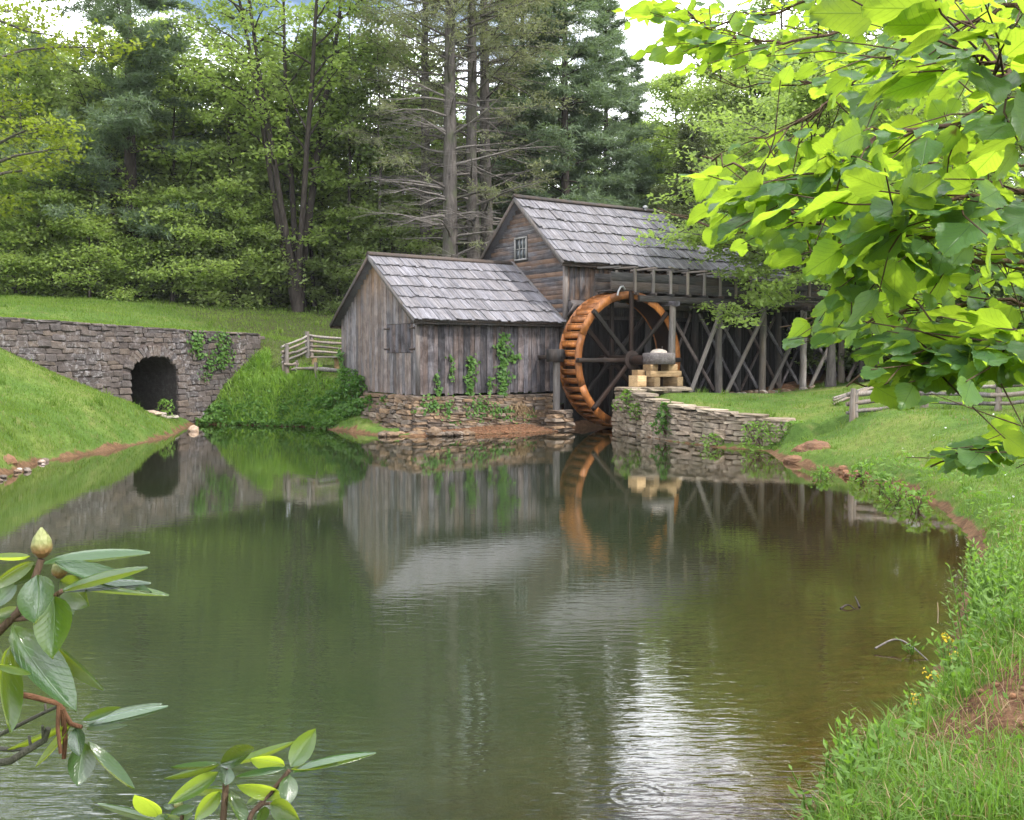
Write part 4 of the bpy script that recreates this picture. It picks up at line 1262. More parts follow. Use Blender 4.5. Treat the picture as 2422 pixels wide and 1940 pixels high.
for q_ in (q0 + Vector((.1, 0, 0)), q1 + Vector((-.15, 0, 0))):
    board('leg', TIMBER, bn, Vector((q_.x, q_.y, q_.z - .1)), Vector((q_.x, q_.y, zt - .03)), .2, .12, Vector((0, -1, 0)))

rfence = thing('rail_fence', I(2020, 960, 26), 'pale split rail fence running right across the lawn, with a brown end post', 'fence')
p0 = on(I(2017, 962, 26)); p1 = on(I(2185, 958, 26.6)); p2 = on(I(2360, 965, 25.2)); p3 = on(I(2560, 975, 24))
fpost(rfence, p0, .82, .075); fpost(rfence, p0 + Vector((.13, .16, 0)), .78, .08)
for p in (p1, p2, p3): fpost(rfence, p, .72, .08); fpost(rfence, p + Vector((.12, .15, 0)), .7, .07)
for a, c in ((p0, p1), (p1, p2), (p2, p3)):
    for h, r in ((.17, .05), (.40, .06), (.62, .06)):
        rail(rfence, a + Vector((-.14, .08, h + rq.uniform(-.02, .02))), c + Vector((.1, .06, h + rq.uniform(-.03, .03))), r)
for k in range(3):
    a = on(I(1972, 912 + 4 * k, 31 - k * .5)); c = on(I(2110, 888 + 3 * k, 32.5))
    b = MB(); b.tube([a + DZ * .06, a.lerp(c, .5) + DZ * (.12 + .02 * k), c + DZ * (.10 + .05 * k)], [.035, .05, .04], 6, jitter=.1)
    tag(b.build('pole', RAILWOOD), 'long thin pole lying on the lawn behind the pale rail fence', 'pole', 'poles lying behind the fence')
sg = thing('sign', on(I(2172, 900, 30)), 'small grey metal sign on a post behind the rail fence', 'sign')
s0 = on(I(2172, 900, 30))
sc_ = I(2178, 856, 30)
b = MB(); b.box(sc_, Vector((.33, .05, 0)), Vector((-.01, .04, 0)), Vector((0, .02, .13))); b.build('panel', GREYMETAL, sg)
b = MB(); b.beam(s0 - DZ * .1, Vector((s0.x, s0.y + .06, sc_.z)), .08, .08, (0, 1, 0)); b.build('post', RAILWOOD, sg)

# ------------------------------------------------------------------ loose rocks
RKS = [round_stone(70 + i) for i in range(6)]
def rocks(mat): 
    out = []
    for m in RKS:
        c = m.copy(); c.materials.append(mat); out.append(c)
    return out
RP, RR, RD = rocks(ROCK_PALE), rocks(ROCK_RED), rocks(STONE)
def clay_lump(seed):
    import bmesh
    r = np.random.default_rng(seed); bm = bmesh.new()
    bmesh.ops.create_icosphere(bm, subdivisions=4, radius=0.5)
    for v in bm.verts:
        p = np.array(v.co); q = 0
        for o in range(4):
            f = 3.0 * 2 ** o; w = r.normal(size=(3, 3)) if False else np.array([[1, .3, -.2], [-.4, 1, .5], [.2, -.6, 1]])
            q += abs(math.sin((w[o % 3] @ p) * f + seed + o)) / (1.6 ** o)
        v.co *= .72 + .17 * q; v.co.z = round(v.co.z * 9) / 9 * .5 + v.co.z * .5
    me = bpy.data.meshes.new('clay_rock'); bm.to_mesh(me); bm.free(); me.materials.append(ROCK_RED); return me
CLAY = [clay_lump(1), clay_lump(2)]
def rock(meshes, p, sx, sy, sz, label, group=None, sink=.25, name='rock', tilt=.2):
    p = Vector(p)
    mw = Matrix.Translation(p + DZ * sz * (.5 - sink)) @ Matrix.Rotation(rq.uniform(0, 6.28), 4, 'Z') @ Matrix.Rotation(rq.uniform(-tilt, tilt), 4, 'X') @ Matrix.Diagonal((sx, sy, sz, 1))
    o = link(name, rq.choice(meshes), None, None, mw)
    return tag(o, label, 'rock', group)
rock(RP, on(I(372, 975, 35.6), .04), .95, .6, .22, 'flat grey rock in front of the dark culvert mouth', tilt=.06)
rock(RP, on(I(355, 966, 36.0), .08), .8, .6, .25, 'grey blocky rock nearest the culvert opening', tilt=.06)
rock(RP, on(I(365, 984, 35.2), .05), .9, .5, .22, 'tan rock below the culvert mouth', tilt=.06)
rock(RP, on(I(405, 992, 36.3), .02), 1.3, .5, .14, 'long pale flat slab at the mouth of the culvert stream', tilt=.03)
rock(RP, I0(458, 1020) , .42, .3, .3, 'small grey rock standing alone in the water off the culvert', sink=.3)
for k in range(60):                                          # trestle foot stones
    u = rq.uniform(10.8, 17.5); v = rq.uniform(-2.6, -1.9)
    s_ = rq.uniform(.14, .42)
    rock(RP if rq.random() < .6 else RD, on(M(u, v, 0)), s_, s_ * .8, s_ * .6, 'loose grey stone lying along the foot of the flume trestle', 'stones along the foot of the trestle')
for k in range(34):                                          # stones along the left waterline
    t_ = rq.uniform(0, 1); px = -10 + t_ * 440; py = 1142 - t_ * 128 + (12 * math.sin(t_ * PI)) * -1
    p = I0(px, py); dd = pond_dist(np.array([p.x]), np.array([p.y]))[0]
    s_ = rq.uniform(.07, .2)
    p = p + Vector((rq.uniform(-.3, .05), rq.uniform(-.2, .2), 0))
    rock(RP if rq.random() < .2 else RD, Vector((p.x, p.y, .0)), s_ * 1.3, s_, s_ * .7, 'small stone at the waterline below the left grass bank', 'stones at the left waterline')
rock(RR, I0(8, 1112) + DZ * .05, .7, .5, .45, 'reddish boulder at the water edge on the far left')
rock(RP, I0(236, 1060) + DZ * .1, .34, .28, .3, 'pinkish stone set in the left bank above the water')
for k in range(46):                                          # footing toe
    u = rq.uniform(-1.4, 1.6); s_ = rq.uniform(.14, .34)
    p = M(u, -.45 - .4 * (u > 0) + rq.uniform(-.35, .2) + (.5 if u < -.5 else 0), 0)
    rock(RD, Vector((p.x, p.y, .02)), s_ * 1.4, s_, s_ * .6, 'flat brown stone at the water edge below the shed footing', 'stones at the toe of the footing')
rock(RD, M(.15, -.85, .05), .5, .4, .34, 'rounded brown stone at the near corner of the shed footing')
b_ = I0(1885, 1096)
rock(CLAY, Vector((b_.x + .55, b_.y + .45, -.05)), 1.25, .9, .72, 'big orange clay rock where the retaining wall ends at the pond', sink=.2, tilt=.1)
rock(CLAY, Vector((b_.x + .0, b_.y + .15, -.02)), .7, .45, .24, 'lower reddish clay rock beside the big orange one', sink=.2)
rock(RR, Vector((b_.x + .45, b_.y - .2, 0)), .35, .3, .2, 'small reddish rock in front of the big orange one', sink=.3)
for k in range(22):
    p = I0(rq.uniform(1985, 2075), rq.uniform(1118, 1138)); s_ = rq.uniform(.08, .24)
    rock(RR, Vector((p.x + .1, p.y + .1, .04)), s_, s_ * .8, s_ * .7, 'small red clay lump at the eroded edge of the lawn', 'clay lumps at the lawn edge')
for k in range(40):                                          # crumbs on the bare patch beside the camera
    x, y = rq.gauss(3.2, .3), rq.gauss(6.0, .3); s_ = rq.uniform(.015, .05)
    rock(RR, on(Vector((x, y, 0))), s_, s_, s_ * .7, 'crumb of dry earth on the bare patch of the near bank', 'earth crumbs on the near bank')

# pebbly strip
b = MB(); ico = RKS[0]
vv_ = np.array([v.co for v in ico.vertices]); ff_ = np.array([list(p.vertices) for p in ico.polygons])
for k in range(900):
    u = rq.uniform(-.2, 5.0); v = rq.uniform(-1.5, -.1)
    p = M(u, v, 0)
    if pond_dist(np.array([p.x]), np.array([p.y]))[0] < -.1: continue
    s_ = rq.uniform(.02, .06)
    b.add(vv_ * np.array([s_ * 1.3, s_, s_ * .7]) + np.array([p.x, p.y, gz(p.x, p.y) + .005]), ff_, tint=rq.random())
g_ = b.build('gravel', ROCK_RED); tag(g_, 'reddish gravel strip between the shed footing and the water', 'gravel', kind='stuff')

# sticks in the water
def stick(pts, r, label, mat=TWIG):
    P = np.array([tuple(p) for p in pts])
    for _ in range(3):
        P = np.concatenate([P[:1], np.stack([P[:-1] * .75 + P[1:] * .25, P[:-1] * .25 + P[1:] * .75], 1).reshape(-1, 3), P[-1:]])
    b = MB(); b.tube(P, np.linspace(r, r * .4, len(P)), 6, jitter=.12)
    return tag(b.build('stick', mat), label, 'stick')
w0 = I0(2070, 1542)
stick([w0 + DZ * .03, I0(2120, 1532) + DZ * .10, I0(2165, 1548) + DZ * .05, I0(2205, 1566) - DZ * .02], .011, 'bare pale stick lying half in the shallow water near the right bank', BARK_PALE)
stick([I0(1988, 1440), I0(2005, 1437) + DZ * .04, I0(2022, 1441)], .013, 'dark short stick breaking the water surface far from the right bank', BARK_DARK)
stick([I0(2033, 1437), I0(2028, 1432) + DZ * .04, I0(2022, 1425) + DZ * .06], .014, 'thin dark twig poking up out of the water beside the short dark stick', BARK_DARK)
stick([I0(2218, 1475), I0(2219, 1460) + DZ * .05, I0(2217, 1448) + DZ * .10], .006, 'pale dead stalk standing in the shallows', DRY)

# ------------------------------------------------------------------ leaf scattering helper
def cards(b, c, n, a, L, W, tint, fold=0.0):
    """leaf quads: centres c, unit normals n, unit axes a, lengths and widths"""
    c, n, a = (np.asarray(q, float) for q in (c, n, a))
    s = np.cross(n, a)
    L = np.broadcast_to(np.asarray(L, float), (len(c),))[:, None]; W = np.broadcast_to(np.asarray(W, float), (len(c),))[:, None]
    v = np.stack([c - a * L * .5, c + s * W * .5 + a * L * .05 + n * fold * W, c + a * L * .5, c - s * W * .5 + a * L * .05 + n * fold * W], 1)
    k = len(c)
    f = np.arange(k)[:, None] * 4 + np.array([0, 1, 2, 3])[None]
    b.add(v.reshape(-1, 3), f, tint=tint)
def unit(v): return v / np.maximum(np.linalg.norm(v, axis=1, keepdims=True), 1e-9)
def rand_frames(rng, k, up=1.0, spread=.7, axis=None, aspread=.6):
    n = unit(np.array([0, 0, up]) + spread * rng.normal(size=(k, 3)))
    a = rng.normal(size=(k, 3)) if axis is None else axis + aspread * rng.normal(size=(k, 3))
    a = unit(a - n * (a * n).sum(1, keepdims=True))
    return n, a
# climbing plants on the shed: stem plus leaves lying on the boards
def vine(name, origin, pts, width, count, size, label, nrm, mat=IVY, cat='vine', seed=0):
    rng = np.random.default_rng(seed)
    root = thing(name, origin, label, cat)
    b = MB(); b.tube(pts, .012, 4, cap=False); b.build('stem', TWIG, root)
    P = np.array([tuple(p) for p in pts]); t = np.sqrt(rng.random(count)) if False else rng.random(count)
    idx = t * (len(P) - 1); i0 = np.minimum(idx.astype(int), len(P) - 2); fr = (idx - i0)[:, None]
    c = P[i0] * (1 - fr) + P[i0 + 1] * fr
    nr = np.array(nrm, float)
    tang = np.cross(nr, [0, 0, 1.0])
    wloc = width * (0.45 + .55 * np.sin(t * 9 + seed) ** 2)
    c = c + tang * (rng.normal(size=(count, 1)) * wloc[:, None] * .5) + np.array([0, 0, 1]) * rng.normal(size=(count, 1)) * .07 + nr * rng.uniform(.02, .10, (count, 1))
    n = unit(nr * 1.0 + np.array([0, 0, .55]) + .55 * rng.normal(size=(count, 3)))
    a = np.array([0, 0, -1.0]) + .6 * rng.normal(size=(count, 3)); a = unit(a - n * (a * n).sum(1, keepdims=True))
    b = MB(); cards(b, c, n, a, size * rng.uniform(.7, 1.3, count), size * .8 * rng.uniform(.7, 1.3, count), rng.random(count), fold=-.12)
    b.build('foliage', mat, root)
    return root
nv = -DV
def vl(u, z): return M(u, -.05, z)
vine('climbing_vine', vl(3.30, .9), [vl(3.25, .75), vl(3.30, 1.5), vl(3.42, 2.1), vl(3.35, 2.8), vl(3.40, 3.35)], .42, 330, .15, 'tallest green vine, climbing the long shed wall almost to the eave', nv, seed=1)
vine('climbing_vine', vl(3.7, 2.2), [vl(3.4, 2.35), vl(3.7, 2.5), vl(3.95, 2.6)], .22, 50, .14, 'side shoot of vine reaching right from the tallest vine on the shed', nv, seed=2)
vine('climbing_vine', vl(1.95, .6), [vl(1.9, .6), vl(2.05, 1.2), vl(2.0, 1.7), vl(2.05, 2.2), vl(2.1, 2.55)], .28, 170, .14, 'middle vine on the long shed wall, reaching half way up', nv, seed=3)
vine('climbing_vine', vl(.75, 1.2), [vl(.72, 1.15), vl(.74, 1.5), vl(.70, 2.0)], .17, 55, .12, 'slim low vine on the long wall nearest the shed corner', nv, seed=4)
vine('climbing_vine', vl(1.28, 1.9), [vl(1.25, 1.85), vl(1.28, 2.2), vl(1.22, 2.6)], .16, 45, .13, 'short detached patch of vine high on the long shed wall', nv, seed=5)
vine('climbing_vine', vl(2.75, 1.3), [vl(2.75, 1.3), vl(2.78, 1.65), vl(2.8, 1.85)], .15, 35, .12, 'small vine patch between the middle and tallest vines', nv, seed=6)
vine('climbing_vine', M(-.06, 5.7, 1.6), [M(-.1, 5.5, 1.3), M(-.1, 5.6, 1.9), M(-.1, 5.75, 2.5), M(-.1, 5.85, 2.75)], .40, 150, .14, 'vine on the far edge of the plank gable next to the rail fence', -DU, seed=7)
for k, (u, z0, z1, w, n_) in enumerate(((.35, .75, 1.3, .8, 90), (1.0, .45, 1.0, .4, 40), (2.2, .35, 1.15, .9, 110), (2.9, .45, .9, .5, 60), (3.35, .30, .75, .4, 50), (1.25, .2, .5, .4, 25), (4.3, .25, .65, .6, 45))):
    vine('ivy_plant', M(u, -.15, z0), [M(u - .1, -.22, z0), M(u + .1, -.20, z1)], w, n_, .13, 'low ivy tuft spilling over the stones of the shed footing', nv, seed=20 + k, cat='ivy')['group'] = 'ivy tufts on the shed footing'
# ivy on the bridge wall
def bw(px, py): 
    x = (px - 1211) / FPX
    s = (x * WALL0[1] - WALL0[0]) / (WDIR[0] - x * WDIR[1])
    p = WP(s, 0); d = p.y
    return I(px, py, d) + Vector((WNRM[0], WNRM[1], 0)) * .08
wn3 = (WNRM[0], WNRM[1], 0)
vine('climbing_vine', bw(462, 840), [bw(466, 845), bw(460, 815), bw(462, 788)], .5, 110, .15, 'left of the two ivy patches on the stone wall beside the culvert', wn3, seed=31)
vine('climbing_vine', bw(520, 860), [bw(515, 870), bw(524, 830), bw(520, 785)], .8, 230, .14, 'right and larger ivy patch hanging on the stone wall near its end', wn3, seed=32)
vine('climbing_vine', bw(490, 850), [bw(480, 900), bw(488, 870), bw(492, 830)], .6, 60, .11, 'thin trailing ivy between the two patches on the stone wall', wn3, seed=33)

# leafy shrubs: on the slope beside the gable, on the dry wall, by the culvert
def shrub(name, p, rx, ry, h, count, size, label, mat, seed, group=None, cat='shrub', up=.6, lean=(0, 0)):
    rng = np.random.default_rng(seed)
    root = thing(name, p, label, cat, group)
    p = np.array(tuple(p))
    b = MB()
    for k in range(7):
        e = p + np.array([rng.normal() * rx * .4, rng.normal() * ry * .4, h * rng.uniform(.5, .95)])
        b.tube([p, (p + e) / 2 + rng.normal(size=3) * .04, e], [.014, .010, .005], 4, cap=False)
    b.build('stem', TWIG, root)
    r = rng.random(count) ** .5; th = rng.uniform(0, 2 * PI, count)
    z = rng.random(count) ** .8
    lump = 1 + .35 * np.sin(th * 3 + seed) * np.sin(z * 5)
    sc = np.sqrt(1 - (z * .92) ** 2) * lump
    c = p + np.stack([np.cos(th) * r * rx * sc + lean[0] * z, np.sin(th) * r * ry * sc + lean[1] * z, z * h + .03], -1)
    n, a = rand_frames(rng, count, up, .7)
    b = MB(); cards(b, c, n, a, size * rng.uniform(.6, 1.4, count), size * .6 * rng.uniform(.7, 1.3, count), rng.random(count), fold=-.1)
    b.build('foliage', mat, root)
    return root
for k, (px, py, d, rx, h, n_) in enumerate(((845, 935, 36.2, .55, 1.0, 420), (822, 960, 36.8, .6, 1.15, 480), (880, 965, 35.2, .5, .65, 300), (925, 960, 34.4, .45, .4, 200), (800, 985, 36.6, .6, .6, 350), (850, 990, 35.4, .45, .5, 220), (760, 985, 36.9, .7, .55, 350), (835, 1012, 35.6, .5, .4, 240))):
    p = on(I(px, py, d)); p.z = max(p.z, .05)
    if k in (3,): p.z = .8
    shrub('leafy_shrub', p, rx, rx * .8, h, n_, .15, ('leafy shrub against the plank gable, second from the water corner', 'tallest leafy shrub at the far foot of the plank gable, beside the rail fence', 'low green shrub in the middle of the rubble under the plank gable', 'small green tuft under the front corner of the plank gable', 'shrub at the water edge below the far end of the gable', 'small shrub low on the rubble between gable and water', 'wide low shrub at the far waterline left of the rubble', 'smallest low green plant at the waterline in front of the rubble')[k], IVY, 60 + k, 'shrubs below the plank gable')
p, d_, n_ = rp(4.1)
shrub('leafy_shrub', p + n_ * .1 + DZ * .1, .38, .4, 1.05, 330, .14, 'upright green shrub growing out of the middle of the dry stone wall', IVY, 80)
p, d_, n_ = rp(1.3)
shrub('leafy_shrub', p + DZ * .75, .6, .5, .7, 260, .13, 'sprawling green plant over the top of the dry stone wall by the wheel', WEED, 81)
shrub('leafy_shrub', p + d_ * .8 + n_ * .1 + DZ * .45, .35, .3, .6, 130, .12, 'pale green plant half way up the dry stone wall by the wheel', WEED, 82)
p, d_, n_ = rp(6.6)
shrub('leafy_shrub', p + n_ * .15, .5, .4, .35, 150, .10, 'low weedy plant at the foot of the dry stone wall', WEED, 83)
p, d_, n_ = rp(8.0)
shrub('leafy_shrub', p + n_ * .15, .7, .6, .75, 420, .10, 'bushy weeds at the end of the dry stone wall above the water', WEED, 84)
p, d_, n_ = rp(8.9)
shrub('leafy_shrub', p + n_ * .05 + DZ * .1, .6, .5, .7, 360, .10, 'weedy bush hiding the tapered far end of the dry stone wall', WEED, 86)
shrub('leafy_shrub', on(I(392, 972, 36.0)), .38, .3, .65, 130, .13, 'small light green bush in the culvert mouth', WEED, 85)
for k, (px, py) in enumerate(((1945, 1092), (2040, 1100), (2125, 1140), (2090, 1120), (2170, 1160))):
    p = on(I0(px, py, .35)); shrub('leafy_shrub', p, .32, .3, .42, 130, .10, ('small weedy bush right beside the big orange clay rock', 'small weedy bush behind the red clay lumps at the lawn edge', 'small weedy bush second from the right along the eroded lawn edge', 'small weedy bush in the middle of the eroded lawn edge', 'small weedy bush farthest right along the eroded lawn edge')[k], WEED, 90 + k, 'weedy bushes at the lawn edge')
# dead tan grass tuft on the footing
rng = np.random.default_rng(3); b = MB(); n_ = 260
c = np.array([tuple(M(4.0 + rng.normal() * .22, -.28, .45 + rng.uniform(0, .42))) for _ in range(n_)])
n, a = rand_frames(rng, n_, 0, .5, np.array([0, -.2, -1.0]), .25)
cards(b, c, unit(n + np.array([.5, -.8, 0])), a, .34, .03, rng.random(n_))
tag(b.build('dead_grass_tuft', DRY), 'tan tuft of dead grass hanging on the shed footing near the wheel', 'grass tuft')

# ------------------------------------------------------------------ grass and ground cover
def blades(b, x, y, z, h, w, rng, lean=.45, tint=None, bend=True):
    k = len(x)
    th = rng.uniform(0, 2 * PI, k); ph = rng.uniform(0, 2 * PI, k)
    base = np.stack([x, y, z], -1)
    side = np.stack([np.cos(th), np.sin(th), np.zeros(k)], -1) * (w * .5)[:, None]
    ln = lean * rng.random(k)
    dirv = np.stack([np.cos(ph) * ln, np.sin(ph) * ln, np.ones(k)], -1)
    tip = base + unit(dirv) * h[:, None]
    if tint is None: tint = rng.random(k)
    if not bend:
        v = np.stack([base - side, base + side, tip], 1)
        b.add(v.reshape(-1, 3), np.arange(k)[:, None] * 3 + np.array([0, 1, 2])[None], tint=tint)
    else:
        mid = base + unit(dirv) * (h * .6)[:, None]
        tip = mid + unit(dirv * np.array([3.2, 3.2, .55])) * (h * .5)[:, None]
        v = np.stack([base - side, base + side, mid + side * .75, mid - side * .75, tip], 1)
        f = np.arange(k)[:, None] * 5
        b.add(v.reshape(-1, 3), f + np.array([0, 1, 2, 3])[None], tint=tint)
        nb_ = b.n - len(v.reshape(-1, 3))
        b.f.append(f + np.array([3, 2, 4])[None] + nb_); b.uv.append(np.zeros((k * 3, 2))); b.tint.append(np.asarray(tint))
def scatter(n, rng, dmin, dmax, pxa, pxb, power=1.0):
    """ground points inside the view wedge, thinning out with distance"""
    d = 1 / (1 / dmin + rng.random(n) * (1 / dmax - 1 / dmin)) if power == 1 else np.exp(rng.uniform(math.log(dmin), math.log(dmax), n))
    px = rng.uniform(pxa, pxb, n)
    x = (px - 1211) / FPX * d
    return x, d
rng = np.random.default_rng(17)
def grass_ok(x, y):
    d = pond_dist(x, y); u, v = mill_uv(x, y)
    ok = d > .10
    ok &= ~((u > -.15) & (u < 19) & (v > -.1) & (v < 6.2))
    ok &= ~((u > -1.3) & (u < 6.6) & (v > -2.2) & (v < .4))
    ok &= ~((u > 6.4) & (u < 26) & (v > -2.3) & (v < .3))
    s = (x - WALL0[0]) * WDIR[0] + (y - WALL0[1]) * WDIR[1]; nb_ = -((x - WALL0[0]) * WNRM[0] + (y - WALL0[1]) * WNRM[1])
    ok &= ~((np.abs(s - ARCH_S) < 2.6) & (nb_ > -0.9) & (nb_ < 8.6))
    ok &= ~((s < WLEN) & (nb_ > -.1) & (nb_ < .5))
    so = soil_amount(x, y, d)
    ok &= rng.random(len(x)) > so * .9
    return ok
b = MB()
def lawn(n, dmin, dmax, pxa, pxb, hk, wk, base_h, mode=0):
    x, y = scatter(n, rng, dmin, dmax, pxa, pxb, mode)
    ok = grass_ok(x, y); x, y = x[ok], y[ok]
    z = ground_z(x, y)
    s = 1 + .35 * vnoise(x, y, .8, 21)
    h = base_h * (1 + hk * y) * rng.uniform(.6, 1.3, len(x)) * np.clip(s, .5, 1.7)
    w = wk * (.4 + y / 22) * rng.uniform(.7, 1.3, len(x))
    tint = np.clip(.5 + .30 * vnoise(x, y, 1.4, 22) + .22 * rng.normal(size=len(x)), 0, 1)
    blades(b, x, y, z - .01, h, w, rng, .7, tint, bend=False)
lawn(80000, 3.2, 12, 1500, 3000, .02, .011, .075, 0)
lawn(90000, 8, 34, 1400, 2900, .004, .011, .075, 0)
lawn(80000, 20, 40, -60, 760, .003, .012, .085, 0)
lawn(60000, 34, 60, -60, 1300, .004, .013, .11, 0)
k = 900; x, y = scatter(k, rng, 5, 55, -60, 2520, 0); ok = grass_ok(x, y); x, y = x[ok], y[ok]
for xx, yy in zip(x, y):
    m = int(rng.integers(12, 30)); px_, py_ = xx + rng.normal(size=m) * .07, yy + rng.normal(size=m) * .07
    blades(b, px_, py_, ground_z(px_, py_) - .01, rng.uniform(.08, .22, m) * (.7 + yy / 60), rng.uniform(.008, .016, m) * (.5 + yy / 25), rng, .9, np.clip(rng.normal(rng.choice((.1, .5, .95)), .12, m), 0, 1))
lg = b.build('grass', BLADE); tag(lg, 'short mown grass on the banks, lawn and meadow', 'grass', kind='stuff')
# culvert cover turf
x = None
b = MB(); k = 7000
s_ = rng.uniform(ARCH_S - 2.7, ARCH_S + 2.7, k); n_ = rng.uniform(.0, 8.6, k)
x = WALL0[0] + WDIR[0] * s_ - WNRM[0] * n_; y = WALL0[1] + WDIR[1] * s_ - WNRM[1] * n_
blades(b, x, y, np.maximum(wall_top(s_) - .05 + n_ * .075, land_rbf(x, y)), rng.uniform(.06, .14, k), np.full(k, .025), rng, .7, None, False)
k = 5000; s_ = rng.uniform(-3, WLEN + .2, k); n_ = rng.uniform(.0, .5, k)
x = WALL0[0] + WDIR[0] * s_ - WNRM[0] * n_; y = WALL0[1] + WDIR[1] * s_ - WNRM[1] * n_
blades(b, x, y, wall_top(s_) - .02, rng.uniform(.06, .16, k), np.full(k, .022), rng, .8, np.clip(rng.normal(.95, .1, k), 0, 1), False)
tag(b.build('wall_top_grass', BLADE), 'dry grass fringe growing along the top of the stone wall', 'grass', kind='stuff')
# rank strap-leaved growth on the slope between the wall end and the shed
b = MB(); k = 24000
px = rng.uniform(455, 860, k); d = rng.uniform(36.4, 42.5, k)
x = (px - 1211) / FPX * d; y = d
u, v = mill_uv(x, y); dd = pond_dist(x, y)
up_ = rng.random(k)
ok = (dd > .05) & ~((u > -.1) & (v > 0) & (v < 6)) & (ground_z(x, y) < 2.9 - .9 * (px > 640) - .4 * (px > 760) )
s = (x - WALL0[0]) * WDIR[0] + (y - WALL0[1]) * WDIR[1]; nb_ = -((x - WALL0[0]) * WNRM[0] + (y - WALL0[1]) * WNRM[1])
ok &= ~((s < WLEN + .1) & (nb_ > -.25)) & ~((s < WLEN * .78) & (nb_ > -1.2)) 
x, y = x[ok], y[ok]; z = ground_z(x, y)
clump = .75 + .35 * vnoise(x, y, .5, 33)
blades(b, x, y, z - .02, .46 * clump * rng.uniform(.35, 1.3, len(x)), rng.uniform(.03, .06, len(x)), rng, .9, np.clip(.45 + .3 * vnoise(x, y, .6, 34) + .2 * rng.normal(size=len(x)), 0, 1))
tag(b.build('rank_grass', STRAP), 'tall lush strap leaved growth on the slope between stone wall and shed', 'tall grass', kind='stuff')
# leafy cover at the water edge under it
b = MB(); k = 16000
px = rng.uniform(462, 865, k); d = rng.uniform(35.2, 38.6, k); x = (px - 1211) / FPX * d; y = d
dd = pond_dist(x, y); u, v = mill_uv(x, y); ok = (dd > -.12) & (dd < .75 + 1.2 * rng.random(len(x))) & (ground_z(x, y) < .6 + .9 * rng.random(len(x)) ** 2) & ~((u > -.6) & (v > -.5))
x, y, dd = x[ok], y[ok], dd[ok]
c = np.stack([x, y, np.maximum(ground_z(x, y), 0) + rng.uniform(.02, .40, len(x)) * (.6 + .4 * vnoise(x, y, .4, 35))], -1)
n, a = rand_frames(rng, len(x), .7, .7)
cards(b, c, n, a, rng.uniform(.09, .19, len(x)), rng.uniform(.06, .12, len(x)), rng.random(len(x)), -.1)
tag(b.build('bank_ground_cover', IVY), 'dense low leafy cover along the far water edge left of the shed', 'ground cover', kind='stuff')
# weedy cover on the near right bank
b = MB(); k = 7000
x, y = scatter(k, rng, 4.2, 24, 1700, 2520, 0)
dd = pond_dist(x, y); ok = grass_ok(x, y) & (dd < .9 + .5 * rng.random(k) + .04 * y) & (y < 22)
ok &= rng.random(k) < .35 + .65 * (dd < .5)
x, y, dd = x[ok], y[ok], dd[ok]
kk = len(x)
hh = (.05 + .16 * rng.random(kk) ** 2) * (1 + .5 * vnoise(x, y, .4, 41))
c = np.stack([x, y, ground_z(x, y) + np.clip(hh, .02, .3)], -1)
n, a = rand_frames(rng, kk, .9, .6)
sz = .03 + .0035 * y
cards(b, c, n, a, sz * rng.uniform(.8, 1.9, kk), sz * .55 * rng.uniform(.7, 1.3, kk), np.clip(.5 + .3 * vnoise(x, y, .5, 42) + .25 * rng.normal(size=kk), 0, 1), -.1)
k2 = 22000
x, y = scatter(k2, rng, 4.2, 18, 1700, 2520, 0)
dd = pond_dist(x, y); ok = grass_ok(x, y) & (dd < 1.6); x, y = x[ok], y[ok]
blades(b, x, y, ground_z(x, y) - .01, rng.uniform(.05, .26, len(x)) * (1 + .4 * vnoise(x, y, .35, 44)), rng.uniform(.004, .011, len(x)), rng, 1.2, np.clip(.55 + .4 * vnoise(x, y, .3, 45) + .25 * rng.normal(size=len(x)), 0, 1))
tag(b.build('bank_weeds', WEED), 'mixed low weeds and long grass on the near right bank', 'weeds', kind='stuff')

# tall leafy stems on the near bank: each plant a thing
def stem_plant(p, h, nst, label, group, seed, size=.075, spread=.14, mat=WEED, flower=None, name='weed_plant'):
    rng = np.random.default_rng(seed); root = thing(name, p, label, 'plant', group)
    p = np.array(tuple(p)); sb, fb, pb = MB(), MB(), MB()
    for k in range(nst):
        az = rng.uniform(0, 2 * PI); hh = h * rng.uniform(.65, 1.05); o = rng.uniform(0, spread)
        base = p + np.array([math.cos(az) * o * .5, math.sin(az) * o * .5, 0])
        top = base + np.array([math.cos(az) * o * .9, math.sin(az) * o * .9, hh])
        mid = (base + top) / 2 + rng.normal(size=3) * .015
        sb.tube([base, mid, top], [.006, .005, .003], 4, cap=False)
        nl = int(hh / .03)
        t = np.linspace(.15, 1, nl); c0 = base + (top - base) * t[:, None]
        ph = np.arange(nl) * 2.4 + rng.uniform(0, 6)
        out = np.stack([np.cos(ph), np.sin(ph), np.full(nl, .45) + .3 * t], -1); out = unit(out)
        L = size * (1.25 - .6 * t) * rng.uniform(.8, 1.2, nl)
        c = c0 + out * (L * .5)[:, None]
        n = unit(np.array([0, 0, 1.0]) - out * out[:, 2:3] + .25 * rng.normal(size=(nl, 3)))
        a = unit(out - n * (out * n).sum(1, keepdims=True))
        cards(fb, c, n, a, L, L * .30, np.clip(.35 + .5 * t + .1 * rng.normal(size=nl), 0, 1), -.12)
        if flower:
            m_ = 14; c = top + rng.normal(size=(m_, 3)) * .022
            n, a = rand_frames(rng, m_, .8, .8); cards(pb, c, n, a, .026, .02, rng.random(m_))
    sb.build('stem', WEED, root); fb.build('foliage', mat, root)
    if flower: pb.build('flower_head', flower, root)
    return root
gp = 'tall leafy weeds along the near bank'
lab = 'tall leafy stemmed weed standing at the water edge of the near bank'
k = 0
